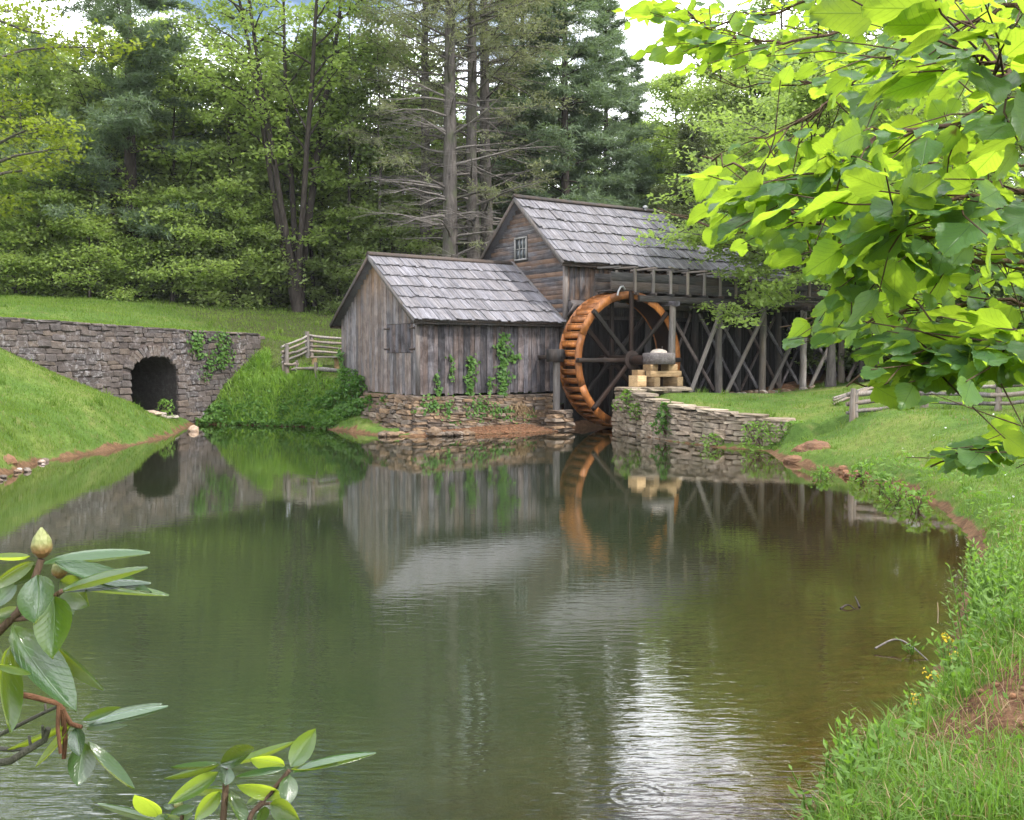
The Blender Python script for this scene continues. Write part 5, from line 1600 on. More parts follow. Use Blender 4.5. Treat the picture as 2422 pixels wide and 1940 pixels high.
for px, py, z0, h in ((2300, 1520, .10, .62), (2322, 1480, .15, .60), (2345, 1460, .25, .62), (2312, 1430, .2, .62), (2335, 1410, .3, .55), (2365, 1440, .4, .5), (2288, 1580, .1, .40), (2390, 1520, .55, .42), (2330, 1580, .25, .40), (2255, 1640, .1, .3), (2380, 1350, .55, .42)):
    stem_plant(on(I0(px, py, z0)), h, 6, lab, gp, 200 + k, size=.10, spread=.2); k += 1
for j, (px, py, h, n_) in enumerate(((1925, 1960, .28, 5), (1965, 1935, .30, 5), (2005, 1930, .36, 6), (1995, 1990, .30, 5), (2060, 1950, .26, 5))):
    stem_plant(on(I0(px, py, .08)), h, n_, ('leafy weed clump in the water margin, farthest left at the foot of the bank', 'leafy weed clump second from the water at the foot of the near bank', 'tallest leafy weed clump at the bottom of the near bank', 'leafy weed clump lowest in view on the near bank', 'leafy weed clump farthest up the bank of those nearest the camera')[j], 'weeds nearest the camera on the bank', 230 + j, size=.085)
stem_plant(I0(2160, 1545), .13, 7, 'small leafy plant growing out of the shallow water beside the pale stick', None, 240, size=.085, spread=.2)
for j, (px, py, h) in enumerate(((2255, 1590, .14), (2200, 1625, .16), (2275, 1565, .17), (2165, 1640, .10))):
    stem_plant(on(I0(px, py, .10)), h, 3, 'yellow flowered weed at the water edge of the near bank', 'yellow flowered weeds', 250 + j, size=.05, flower=PETAL, name='flowering_weed')
stem_plant(on(I0(2175, 1730, .2)), .34, 2, 'thin arching weed with a round green head leaning over the water', None, 260, size=.05)
b = MB(); n_ = 60; px = rng.uniform(1900, 2420, n_); d = rng.uniform(11, 24, n_); x = (px - 1211) / FPX * d; y = d
ok = pond_dist(x, y) > .5; x, y = x[ok], y[ok]
c = np.stack([x, y, ground_z(x, y) + .07], -1); n, a = rand_frames(rng, len(x), 1, .4); cards(b, c, n, a, .05, .045, rng.random(len(x)))
b2 = MB(); k3 = 2600; x, y = scatter(k3, rng, 4.2, 14, 1800, 2520, 0); ok = pond_dist(x, y) > .05; x, y = x[ok], y[ok]
blades(b2, x, y, ground_z(x, y) - .01, rng.uniform(.06, .30, len(x)), rng.uniform(.003, .008, len(x)), rng, 1.6, None)
k3 = 9000; x, y = scatter(k3, rng, 10, 45, -60, 2520, 0); ok = grass_ok(x, y); x, y = x[ok], y[ok]
blades(b2, x, y, ground_z(x, y) - .01, rng.uniform(.05, .13, len(x)), rng.uniform(.008, .02, len(x)), rng, 1.2, None, False)
tag(b2.build('dry_grass', DRY), 'thin straw coloured dead stalks scattered through the grass', 'dry grass', kind='stuff')
tag(b.build('white_lawn_flowers', PETAL_WHITE), 'tiny white flowers dotted over the lawn', 'flowers', kind='stuff')
# ------------------------------------------------------------------ trees
def limb_pts(p0, az, el, L, rng, k=6, curl=.0, sag=.0):
    pts = [np.array(p0, float)]; d = np.array([math.cos(az) * math.cos(el), math.sin(az) * math.cos(el), math.sin(el)])
    for i in range(k - 1):
        d = d + rng.normal(size=3) * .10 + np.array([0, 0, curl - sag * (i / k)]) * .25
        d /= np.linalg.norm(d); pts.append(pts[-1] + d * L / (k - 1))
    return np.array(pts)
def decid(seed, H, cb, R, nl, leaf, per, stems=1, flat=.30, spread=.55, trunk_r=.22, shape='round', rise=.5, twig_r=.02, bare=0):
    """broadleaf tree: trunk(s), limbs, side shoots, leaf sprays at the shoots"""
    rng = np.random.default_rng(seed); wb, fb = MB(), MB(); C = []
    for s in range(stems):
        az0 = 2 * PI * s / max(stems, 1) + rng.uniform(0, .8)
        lean = 0 if stems == 1 else rng.uniform(.08, .20)
        k = 9; z = np.linspace(0, H * .94, k)
        bend = np.stack([np.cos(az0) * lean * z + rng.normal(size=k).cumsum() * .05 * (H / 15), np.sin(az0) * lean * z + rng.normal(size=k).cumsum() * .05 * (H / 15), z], -1)
        bend[0, :2] = 0
        rr = trunk_r * (1 - .86 * np.linspace(0, 1, k)) * (1 if s == 0 else .8); rr[0] *= 1.35
        wb.tube(bend, rr, 8, jitter=.06)
        for i in range(nl):
            t = (i + rng.random()) / nl
            zz = H * (cb + (.97 - cb) * t)
            p0 = np.array([np.interp(zz, bend[:, 2], bend[:, q]) for q in range(3)])
            prof = {'round': math.sqrt(max(.05, 1 - (2 * t - .85) ** 2 * .85)), 'cone': 1.05 - .9 * t, 'low': 1.0 - .45 * t, 'vase': .45 + .6 * t if t < .7 else 1.1 - .8 * (t - .7)}[shape]
            L = R * prof * rng.uniform(.65, 1.1); az = rng.uniform(0, 2 * PI) if stems == 1 else az0 + rng.normal() * 1.3
            pts = limb_pts(p0, az, rise * rng.uniform(.2, 1.2), L, rng, 6, sag=.35)
            wb.tube(pts, np.linspace(max(.02, trunk_r * .32 * (1 - .6 * t)), .012, 6), 5, cap=False)
            ns = int(5 + L * 1.3)
            for j in range(ns):
                f = rng.uniform(.25, 1.0); ix = f * 5; i0 = min(int(ix), 4); q = pts[i0] * (1 - ix + i0) + pts[i0 + 1] * (ix - i0)
                a2 = az + rng.choice((-1, 1)) * rng.uniform(.4, 1.3); L2 = L * .42 * rng.uniform(.5, 1.1)
                sp = limb_pts(q, a2, rng.uniform(-.1, .5), L2, rng, 4, sag=.3)
                wb.tube(sp, np.linspace(twig_r, .006, 4), 3, cap=False)
                m = per
                tt = rng.uniform(.3, 1.1, m)[:, None] * 3
                base = np.stack([np.interp(tt[:, 0], np.arange(4), sp[:, q_]) for q_ in range(3)], -1)
                C.append(base + rng.normal(size=(m, 3)) * np.array([spread, spread, flat]) * (.55 + .1 * L2))
    C = np.concatenate(C)
    n, a = rand_frames(rng, len(C), 1.0, .6)
    sh = np.clip(.5 + .18 * np.sin(C[:, 0] * 1.1 + seed) * np.sin(C[:, 1] * 1.3) + .22 * rng.normal(size=len(C)), 0, 1)
    cards(fb, C, n, a, leaf * rng.uniform(.6, 1.35, len(C)), leaf * .62 * rng.uniform(.7, 1.3, len(C)), sh, -.08)
    return wb, fb
def conifer(seed, H, cb, R, whorl, per, tuft, nlen, nwid, trunk_r=.25, droop=.1, up=.15, shape=1.0, dead=0, stems=((0, 0),), plate=.12, ragged=.35, twigs=0):
    rng = np.random.default_rng(seed); wb, fb, db = MB(), MB(), MB(); C = []; A = []
    for sx, sy in stems:
        k = 8; z = np.linspace(0, H, k)
        tr = np.stack([sx * (1 - .4 * z / H) + rng.normal(size=k) * .05, sy * (1 - .4 * z / H) + rng.normal(size=k) * .05, z], -1)
        rr = trunk_r * (1 - .9 * z / H) + .02; rr[0] *= 1.3
        wb.tube(tr, rr, 8, jitter=.05)
        zz = H * cb
        while zz < H * .98:
            t = max(0.0, (zz / H - cb) / (1 - cb))
            for j in range(rng.integers(3, 6) if per is None else per):
                L = R * (1 - t ** shape * .85) * rng.uniform(1 - ragged, 1 + ragged * .6)
                az = rng.uniform(0, 2 * PI)
                p0 = np.array([np.interp(zz, tr[:, 2], tr[:, 0]), np.interp(zz, tr[:, 2], tr[:, 1]), zz + rng.uniform(-.2, .2)])
                pts = limb_pts(p0, az, up + rng.normal() * .12 + .25 * t, L, rng, 6, sag=droop)
                isdead = t < dead and rng.random() < .85
                if isdead: pts = p0 + (pts - p0) * rng.uniform(.35, .85)
                (wb if not isdead else db).tube(pts, np.linspace(max(.018, trunk_r * .2 * (1 - .5 * t)), .007, 6), 4, cap=False)
                nb_ = int(4 + L * 2.2) if not isdead else int(3 + L * 1.2) + twigs
                for q_ in range(nb_):
                    f = rng.uniform(.22, 1.0) * 5; i0 = min(int(f), 4); q = pts[i0] * (1 - f + i0) + pts[i0 + 1] * (f - i0)
                    a2 = az + rng.choice((-1, 1)) * rng.uniform(.4, 1.1)
                    L2 = (.35 + .22 * L) * rng.uniform(.5, 1.1)
                    sp = limb_pts(q, a2, rng.uniform(-.25, .2), L2, rng, 4, sag=droop * 1.5)
                    (wb if not isdead else db).tube(sp, np.linspace(.010, .004, 4), 3, cap=False)
                    if isdead: continue
                    m = tuft
                    tt = rng.uniform(.2, 3.05, m)
                    base = np.stack([np.interp(tt, np.arange(4), sp[:, c_]) for c_ in range(3)], -1)
                    C.append(base + rng.normal(size=(m, 3)) * np.array([plate, plate, plate * .5]))
                    d = sp[-1] - sp[0]; A.append(np.broadcast_to(d / np.linalg.norm(d), (m, 3)))
            zz += whorl * rng.uniform(.7, 1.3)
    C = np.concatenate(C); A = np.concatenate(A)
    n = unit(np.array([0, 0, .7]) + .9 * rng.normal(size=C.shape)); a = A + .65 * rng.normal(size=C.shape); a = unit(a - n * (a * n).sum(1, keepdims=True))
    k = len(C); s = np.cross(n, a)
    L = (nlen * rng.uniform(.6, 1.3, k))[:, None]; W = (nwid * rng.uniform(.7, 1.3, k))[:, None]
    v = np.stack([C - s * W * .5, C + s * W * .5, C + a * L], 1)
    fb.add(v.reshape(-1, 3), np.arange(k)[:, None] * 3 + np.array([0, 1, 2])[None], tint=np.clip(.5 + .25 * rng.normal(size=k), 0, 1))
    return wb, fb, db
PROTO = {}
def proto(key, made, bark, leaf):
    w, f = made[0], made[1]
    wm = w.mesh('trunk', True); wm.materials.append(bark)
    fm = f.mesh('crown'); fm.materials.append(leaf)
    dm = None
    if len(made) > 2 and made[2].v:
        dm = made[2].mesh('dead_branches'); dm.materials.append(BARK_PALE)
    PROTO[key] = (wm, fm, dm)
    print(key, len(fm.polygons), len(wm.polygons))
def plant(key, p, label, group=None, s=1.0, rot=0.0, name='tree', cat='tree', leafmat=None, sz=None):
    root = thing(name, p, label, cat, group)
    root.rotation_euler = (0, 0, rot); root.scale = (s, s, sz or s)
    wm, fm, dm = PROTO[key]
    for nm, me in (('trunk', wm), ('crown', fm), ('dead_branches', dm)):
        if me is None: continue
        o = bpy.data.objects.new(nm, me); COL.objects.link(o); o.parent = root
        if leafmat is not None and nm == 'crown':
            o.material_slots[0].link = 'OBJECT'; o.material_slots[0].material = leafmat
    return root
proto('round', decid(1, 15, .16, 4.6, 34, .27, 24), BARK_DARK, LEAF_GREEN)
proto('round2', decid(2, 16, .20, 5.0, 34, .27, 24, shape='round', rise=.7), BARK_DARK, LEAF_GREEN)
proto('tall', decid(3, 21, .38, 3.8, 32, .26, 22, trunk_r=.19), BARK, LEAF_GREEN)
proto('slim', decid(4, 16, .42, 2.6, 22, .24, 18, trunk_r=.12), BARK, LEAF_DEEP)
proto('bushy', decid(15, 13, .04, 4.6, 40, .27, 24, flat=.2, spread=.6, rise=.35, trunk_r=.17, shape='low'), BARK_DARK, LEAF_GREEN)
proto('dense', decid(21, 15, .08, 4.8, 46, .25, 52, flat=.25, spread=.55, rise=.5, trunk_r=.2), BARK_DARK, LEAF_FRESH)
proto('low', decid(5, 6.6, .06, 3.8, 30, .22, 42, flat=.24, spread=.6, shape='low', rise=.22, trunk_r=.11), BARK_DARK, LEAF_GREEN)
proto('low2', decid(6, 5.0, .03, 3.4, 28, .21, 42, flat=.22, spread=.6, shape='low', rise=.15, trunk_r=.09), BARK_DARK, LEAF_DEEP)
proto('multi', decid(7, 25, .28, 3.9, 22, .25, 22, stems=5, trunk_r=.25, shape='round', rise=.9, spread=.5), BARK_DARK, LEAF_FRESH)
proto('yellow', decid(8, 21, .20, 7.2, 40, .27, 30, trunk_r=.36, rise=.55, flat=.2, shape='round'), BARK, LEAF_YELLOW)
proto('maple', decid(9, 13.0, .18, 5.7, 62, .18, 92, flat=.13, spread=.42, rise=.35, trunk_r=.16, shape='round'), BARK, LEAF_FRESH)
proto('pine', conifer(10, 27, .16, 5.4, .95, 5, 66, .38, .06, trunk_r=.36, droop=.05, up=.12, shape=1.3, ragged=.5, plate=.16), BARK_DARK, NEEDLE_PINE)
proto('pine2', conifer(11, 26, .10, 4.8, .72, 5, 58, .34, .06, trunk_r=.3, droop=.12, up=.18, shape=1.1, plate=.18), BARK_DARK, NEEDLE_PINE)
proto('hemlock', conifer(12, 30, .10, 6.2, .62, 3, 23, .24, .05, trunk_r=.42, droop=.28, up=.12, shape=1.8, dead=.36, twigs=9, plate=.14), BARK, NEEDLE_HEM)
proto('hemlock2', conifer(13, 29, .14, 5.6, .66, 3, 24, .24, .05, trunk_r=.36, droop=.28, up=.1, shape=1.8, dead=.34, twigs=9, plate=.14), BARK, NEEDLE_HEM)
proto('cedar', conifer(14, 10.5, .04, 2.3, .32, 5, 34, .20, .05, trunk_r=.16, droop=-.1, up=.5, shape=1.0, plate=.12, ragged=.25), BARK_DARK, NEEDLE_CEDAR)
def at(px, d, dz=0.0):
    p = I(px, 800, d); return Vector((p.x, p.y, gz(p.x, p.y) - .08 + dz))
rt = random.Random(77)
# named trees of the view
plant('yellow', at(-40, 47), 'big yellow green broadleaf tree at the far left with branches over the meadow', s=1.0, rot=1.0, name='broadleaf_tree')
plant('pine', at(318, 56), 'tall dark pine with ragged level boughs on the left, above the stone wall', s=1.05, rot=.6, name='pine_tree')
plant('multi', at(704, 54.5), 'big many stemmed grey tree with light green leaves, left of the mill roofs', s=1.0, rot=.3, name='multi_stem_tree')
plant('hemlock', at(1064, 50), 'tallest bare limbed hemlock directly behind the gap of the two mill roofs', s=1.0, rot=.2, name='hemlock_tree')
plant('hemlock2', at(1118, 51.5), 'second grey hemlock trunk close beside the tallest hemlock', s=1.0, rot=2.2, name='hemlock_tree')
plant('hemlock2', at(1148, 54), 'straight hemlock with leafless lower limbs just above the mill house gable', s=1.02, rot=4.0, name='hemlock_tree')
plant('hemlock', at(1010, 55), 'thin leaning hemlock left of the tallest hemlock', s=.85, rot=3.0, name='hemlock_tree')
plant('pine2', at(1335, 57), 'dense blue green pine whose edge slopes down to the open sky', s=.98, rot=.4, name='pine_tree')
plant('pine2', at(1235, 60), 'dense pine behind the mill house ridge, between hemlocks and the sloping pine', s=.92, rot=2.0, name='pine_tree')
plant('pine2', at(1490, 62), 'shorter blue green pine under the patch of open sky', s=.58, rot=1.0, name='pine_tree')
plant('pine2', at(1430, 60), 'mid height pine filling the foot of the sloping dense pine', s=.74, rot=3.0, name='pine_tree')
plant('dense', at(1535, 74), 'rounded green tree low on the skyline just under the open sky', s=.82, rot=2.0, name='broadleaf_tree')
plant('dense', at(1810, 58), 'bright green tree behind the maple and the far end of the flume', s=1.05, rot=4.0, name='broadleaf_tree')
plant('dense', at(1900, 52), 'bright green tree standing behind the end of the trestle', s=.9, rot=1.0, name='broadleaf_tree')
plant('cedar', at(1630, 47), 'dark olive cedar behind the right end of the mill roof', s=1.05, rot=.0, name='cedar_tree')
plant('cedar', at(1560, 50), 'smaller dark cedar at the ridge end of the mill house roof', s=.72, rot=1.2, name='cedar_tree')
plant('dense', at(1600, 68), 'sunlit light green tree on the skyline right of the open sky', s=1.02, rot=.5, leafmat=LEAF_FRESH, name='broadleaf_tree')
plant('dense', at(1705, 63), 'light green tree behind the cedar on the right skyline', s=1.1, rot=1.5, leafmat=LEAF_FRESH, name='broadleaf_tree')
mp = M(14.0, -4.7, 0)
plant('maple', Vector((mp.x + .6, mp.y - .3, gz(mp.x, mp.y) - .05)), 'fresh green maple spreading its low boughs over the flume', s=1.0, rot=.9, name='maple_tree')
for i, (px, d, s) in enumerate(((1850, 62, 1.1), (1960, 66, 1.2), (2080, 63, 1.15), (2200, 58, 1.1), (2330, 55, 1.1), (2450, 52, 1.05))):
    plant('tall', at(px, d), 'tall light green tree on the skyline behind the near overhanging leaves', 'tall trees right of the mill', s=s, rot=rt.uniform(0, 6), name='broadleaf_tree', leafmat=LEAF_FRESH)
# understory along the meadow edge
spots = [(-60, 55), (40, 54.5), (130, 55.5), (215, 54.5), (410, 56), (480, 57), (560, 56.5), (800, 58), (860, 60), (265, 58), (360, 58.5), (640, 58), (930, 57), (980, 60)]
for i, (px, d) in enumerate(spots):
    key = 'low' if i % 2 == 0 else 'low2'
    plant(key, at(px, d - 1.5), 'low spreading leafy tree at the edge of the wood above the meadow', 'low trees along the wood edge', s=rt.uniform(.85, 1.2), rot=rt.uniform(0, 6), name='understory_tree', leafmat=LEAF_FRESH if d < 57 else LEAF_GREEN)
rows = [(59.5, -120, 780, 105, ('bushy', 'round', 'bushy')), (63, -120, 1250, 95, ('round', 'bushy', 'round2')), (69, -160, 1330, 95, ('round2', 'bushy', 'round')), (78, -200, 1450, 100, ('tall', 'bushy', 'round2')), (90, -260, 2700, 105, ('bushy', 'round')), (106, -260, 2700, 105, ('bushy', 'round2'))]
for d, a, e_, st, keys in rows:
    px = a; i = 0
    while px < e_:
        key = keys[i % len(keys)]
        dd_ = d + rt.uniform(-2.5, 2.5); q_ = px + rt.uniform(-35, 35)
        s = rt.uniform(.82, 1.08)
        if d > 75 and 1380 < q_ < 1600: s *= .62
        if d > 75 and 780 < q_ < 1240: s *= .72
        if 420 < q_ < 580 and d > 60: s *= .85
        plant(key, at(q_, dd_), 'green broadleaf tree in the wood behind the meadow and mill', 'broadleaf trees of the wood', s=s, rot=rt.uniform(0, 6), name='broadleaf_tree',
              leafmat=rt.choice((LEAF_GREEN, LEAF_GREEN, LEAF_FRESH, LEAF_FRESH) if d < 66 else (LEAF_GREEN, LEAF_DEEP, LEAF_FRESH)))
        px += st; i += 1
for i, (px, d) in enumerate(((835, 57), (880, 61), (905, 56), (960, 59), (760, 60), (800, 64), (745, 57.5), (560, 60), (120, 60), (60, 57), (430, 62), (1240, 58))):
    plant('slim', at(px, d), 'slender straight tree with a bare lower trunk in the shade of the wood', 'slender trees in the shade', s=rt.uniform(.85, 1.15), rot=rt.uniform(0, 6), name='slender_tree')
# wood on the right, behind the trestle and the lawn
for i, (px, d, key, s) in enumerate(((1840, 50, 'round', .75), (1930, 56, 'round2', .95), (2040, 48, 'round', .8), (2150, 53, 'round2', .95), (2260, 46, 'round', .85), (2370, 50, 'round2', 1.0), (2480, 44, 'round', .95), (1780, 58, 'round2', .9), (2100, 60, 'tall', 1.0), (2320, 60, 'tall', 1.0), (2520, 56, 'tall', 1.0))):
    plant(key, at(px, d), 'shaded green tree in the wood right of the mill, behind the lawn', 'trees right of the mill', s=s, rot=rt.uniform(0, 6), name='broadleaf_tree', leafmat=rt.choice((LEAF_GREEN, LEAF_DEEP)))
for i, (px, d) in enumerate(((1900, 45), (1980, 44), (2060, 43), (2140, 42), (2220, 41.5), (2310, 40.5), (2400, 40), (2490, 39))):
    plant('low2', at(px, d), 'dark low bush tree at the back of the lawn on the right', 'bush trees behind the lawn', s=rt.uniform(.75, .95), rot=rt.uniform(0, 6), name='understory_tree', leafmat=LEAF_DEEP)
for i, (px, d, s) in enumerate(((2040, 41, .8), (2075, 40, .7), (2110, 41.5, .75), (2190, 41, .8), (2250, 41, .7))):
    plant('slim', at(px, d), 'dark leaning trunk standing in the shade beyond the end of the trestle', 'dark trunks beyond the trestle', s=s, rot=rt.uniform(0, 6), name='slender_tree')
# ------------------------------------------------------------------ near rhododendrons
def blade_mesh(name, length, width, segs=7, across=4, curl=.10, cup=.10, mat=None, outline=None):
    """one leaf along +y from its stalk, face up +z"""
    b = MB(); vs, uv = [], []
    for i in range(segs + 1):
        t = i / segs
        w = outline(t) * width * .5
        for j in range(across + 1):
            s = j / across * 2 - 1
            vs.append((s * w, t * length, curl * length * (-(t ** 2)) - cup * w * (1 - s * s) * 1.2 + (0 if abs(s) > .1 else -.02 * width)))
            uv.append((s * outline(t), t))
    fs = []
    a1 = across + 1
    for i in range(segs):
        for j in range(across): fs.append((i * a1 + j, i * a1 + j + 1, (i + 1) * a1 + j + 1, (i + 1) * a1 + j))
    b.add(vs, fs, uv=uv)
    me = b.mesh(name, True); me.materials.append(mat); return me
def big_leaf_mat(name, top, tcol, rough, trans, veins, spec=.5, vein_dark=.55, side=9.0):
    t = NT(name)
    uvn = t.new('ShaderNodeUVMap'); sep = t.new('ShaderNodeSeparateXYZ'); t.l.new(uvn.outputs[0], sep.inputs[0])
    au = t.math('ABSOLUTE', sep.outputs['X'])
    midrib = t.ramp(au, [(0.0, 1.0), (0.045, 0.0)])
    ph = t.math('FRACT', t.math('MULTIPLY', t.math('SUBTRACT', sep.outputs['Y'], t.math('MULTIPLY', au, .42)), side))
    sv = t.ramp(t.math('ABSOLUTE', t.math('SUBTRACT', ph, .5)), [(0.0, 1.0), (0.07, 0.0)])
    vein = t.math('MAXIMUM', midrib, t.math('MULTIPLY', sv, veins), clamp=True)
    r = t.rand(); n = t.noise(t.coord('Object'), 18, 4, .6)
    tint = t.ramp(t.math('ADD', t.math('MULTIPLY', r, .7), t.math('MULTIPLY', n, .3)), [(.1, .62), (.9, 1.3)])
    c = t.mix(1.0, top, tint, 'MULTIPLY'); tc = t.mix(1.0, tcol, tint, 'MULTIPLY')
    tc = t.mix(t.math('MULTIPLY', vein, vein_dark), tc, t.mix(1.0, tc, (.35, .40, .2), 'MULTIPLY'))
    c = t.mix(t.math('MULTIPLY', vein, .5), c, (.14, .22, .08))
    sp_ = t.noise(t.coord('Object'), 9, 3, .7)
    c = t.mix(t.ramp(sp_, [(.70, 0.0), (.76, .8)]), c, (.10, .06, .02))
    tc = t.mix(t.ramp(sp_, [(.70, 0.0), (.76, .8)]), tc, (.12, .07, .02))
    nb = t.bump(t.math('ADD', t.math('MULTIPLY', vein, -.8), t.math('MULTIPLY', n, .4)), .5, .004)
    p = t.principled(c, rough, spec, nb)
    tr = t.new('ShaderNodeBsdfTranslucent'); t.l.new(tc, tr.inputs[0])
    mx = t.new('ShaderNodeMixShader'); mx.inputs[0].default_value = trans if not isinstance(trans, tuple) else .5
    if isinstance(trans, tuple): t.l.new(t.ramp(t.math('FRACT', t.math('MULTIPLY', r, 5.77)), [(0.25, trans[0]), (0.8, trans[1])]), mx.inputs[0])
    t.l.new(p.outputs[0], mx.inputs[1]); t.l.new(tr.outputs[0], mx.inputs[2])
    return t.done(mx)
RH_MAT = big_leaf_mat('rhododendron_leaf', (.019, .052, .014), (.50, .62, .045), .16, (.06, .5), .18, spec=.9)
def ell(t): return max(.02, math.sin(PI * min(1, max(0, (t ** .85)))) ** .75) if 0 < t < 1 else .02
RH_LEAVES = [blade_mesh('leaf', 1.0, 1.0, 8, 4, c, .16, RH_MAT, ell) for c in (.06, .12, .02)]
Z7 = 2.3333
def q7(x, y): return x / Z7, 1200 + y / Z7
def rh_leaf(parent, b0, t0, w, d0, d1, tilt, sgn=1):
    """leaf from stalk point to tip (crop pixels), depths d0, d1 in metres; tilt turns the blade edge on"""
    p0 = I(*q7(*b0), d0); p1 = I(*q7(*t0), d1)
    ax = p1 - p0; L = ax.length; ax.normalize()
    mid = (p0 + p1) / 2
    view = (Vector((0, 0, CAMZ)) - mid).normalized()
    n = (view - ax * view.dot(ax)).normalized()
    n = Matrix.Rotation(rad(tilt) * sgn, 3, ax) @ n
    if n.z < 0 and abs(tilt) > 20: pass
    x = ax.cross(n)
    W = w / Z7 / FPX * (d0 + d1) / 2 * .96
    mw = Matrix(((x.x, ax.x, n.x, p0.x), (x.y, ax.y, n.y, p0.y), (x.z, ax.z, n.z, p0.z), (0, 0, 0, 1))) @ Matrix.Diagonal((W, L, L, 1))
    return link('leaf', rq.choice(RH_LEAVES), None, parent, mw)
def rh_stem(parent, pts, r, mat=TWIG, name='stem'):
    b = MB(); P = [I(*q7(x, y), d) for x, y, d in pts]
    b.tube(P, np.linspace(r, r * .75, len(P)), 7, jitter=.06); return b.build(name, mat, parent, True)
def rh_bud(parent, x, y, d, h, w):
    base = I(*q7(x, y), d); H = h / Z7 / FPX * d; R = w / Z7 / FPX * d / 2
    b = MB(); n = 10; prof = [(.35, 0), (.85, .18), (1.0, .38), (.85, .6), (.5, .82), (.1, 1.0)]
    vs = [base + Vector((R * r * math.cos(6.283 * k / n), R * r * math.sin(6.283 * k / n), H * z)) for r, z in prof for k in range(n)]
    b.add(vs, [(j * n + k, j * n + (k + 1) % n, (j + 1) * n + (k + 1) % n, (j + 1) * n + k) for j in range(5) for k in range(n)])
    for ring in range(4):
        for j in range(5):
            a = 6.283 * (j / 5 + ring * .1); z0 = .02 + ring * .17; rows = []
            for i, t in enumerate(np.linspace(0, 1, 5)):
                z = z0 + t * .42; rr = float(np.interp(z, [p_[1] for p_ in prof], [p_[0] for p_ in prof])) * 1.05 + .05
                hw = .62 * (1 - t ** 2) + .02
                for s in (-1, 0, 1):
                    rows.append(base + Vector((R * rr * math.cos(a + s * hw), R * rr * math.sin(a + s * hw), H * z)))
            b.add(rows, [(i * 3 + s, i * 3 + s + 1, i * 3 + s + 4, i * 3 + s + 3) for i in range(4) for s in range(2)])
    return b.build('bud', BUD, parent, True)
def bud_mat():
    t = NT('bud_scales'); sep = t.new('ShaderNodeSeparateXYZ'); t.l.new(t.coord('Generated'), sep.inputs[0])
    c = t.ramp(sep.outputs['Z'], [(0.0, (.10, .05, .02)), (.25, (.20, .11, .045)), (.55, (.20, .21, .08)), (1.0, (.22, .235, .095))])
    v = t.new('ShaderNodeTexVoronoi'); v.inputs['Scale'].default_value = 5; t.l.new(t.coord('Generated'), v.inputs['Vector'])
    return t.done(t.principled(c, .5, .3, t.bump(v.outputs['Distance'], .6, .003)))
BUD = bud_mat()
STEM_RED = bark_mat('rhododendron_stem', (.06, .03, .017), (.17, .085, .048))
rh = thing('rhododendron_bush', I(-120, 2300, 1.5), 'rhododendron with a fat pointed bud and glossy leaves at the left edge in front', 'shrub')
D = 1.6
for b0, t0, w, dz0, dz1, tl in (
    ((240, 315), (825, 288), 42, 0, .03, 72), ((300, 300), (822, 412), 135, 0, -.04, -42), ((340, 468), (815, 348), 62, -.05, -.06, 60), ((350, 470), (832, 433), 46, -.04, -.02, 70),
    ((420, 455), (930, 500), 40, -.02, .03, 72), ((206, 372), (184, 628), 205, -.02, -.16, 18), ((300, 490), (276, 782), 212, -.06, -.18, 12), ((330, 405), (480, 545), 175, .02, -.06, 25),
    ((190, 300), (-60, 468), 105, 0, -.05, -40), ((165, 268), (-90, 252), 62, .02, .04, 60), ((205, 320), (85, 440), 95, .03, .02, -35), ((90, 420), (-60, 560), 95, .03, 0, 20),
    ((110, 555), (-60, 610), 70, .0, -.03, 25), ((70, 650), (430, 1068), 240, .04, -.05, -28), ((190, 700), (516, 1036), 105, .06, .0, 50), ((60, 765), (75, 1236), 215, .0, -.1, -55),
    ((-30, 875), (165, 925), 55, -.08, -.12, 40), ((110, 760), (320, 1055), 95, .08, .05, -30), ((345, 470), (410, 600), 85, .03, .04, -30), ((-40, 730), (20, 960), 120, .05, .0, -50)):
    rh_leaf(rh, b0, t0, w, D + dz0, D + dz1, tl)
rh_bud(rh, 232, 278, D, 170, 105); rh_bud(rh, 330, 392, D + .03, 120, 82)
rh_stem(rh, [(-120, 800, D + .02), (0, 680, D), (100, 580, D - .01), (190, 400, D), (228, 285, D)], .0075, TWIG)
rh_stem(rh, [(60, 620, D), (180, 610, D - .02), (300, 490, D - .05), (345, 460, D - .05)], .005, TWIG)
for b0, t0, w, dz0, dz1, tl in (
    ((452, 1175), (642, 1094), 62, 0, -.03, -35), ((480, 1203), (897, 1096), 46, 0, .05, 65), ((480, 1212), (920, 1154), 38, 0, 0, 66), ((478, 1224), (712, 1198), 55, 0, .05, -45),
    ((412, 1218), (428, 1348), 98, 0, -.08, 15), ((468, 1300), (438, 1540), 165, 0, -.03, -20), ((490, 1292), (748, 1546), 112, 0, -.04, -55), ((390, 1186), (38, 1330), 36, 0, -.05, 66),
    ((385, 1200), (190, 1430), 62, 0, -.03, 55), ((385, 1270), (262, 1332), 52, 0, .02, -55)):
    rh_leaf(rh, b0, t0, w, 1.75 + dz0, 1.75 + dz1, tl)
rh_stem(rh, [(-60, 1010, 1.7), (175, 1045, 1.72), (325, 1085, 1.74), (390, 1195, 1.75), (452, 1215, 1.75)], .0055, STEM_RED)
rh_stem(rh, [(325, 1085, 1.74), (318, 1220, 1.73), (335, 1360, 1.72)], .0042, STEM_RED, 'dead_shoot'); rh_stem(rh, [(345, 1110, 1.74), (360, 1280, 1.75), (352, 1390, 1.74)], .005, STEM_RED, 'dead_shoot')
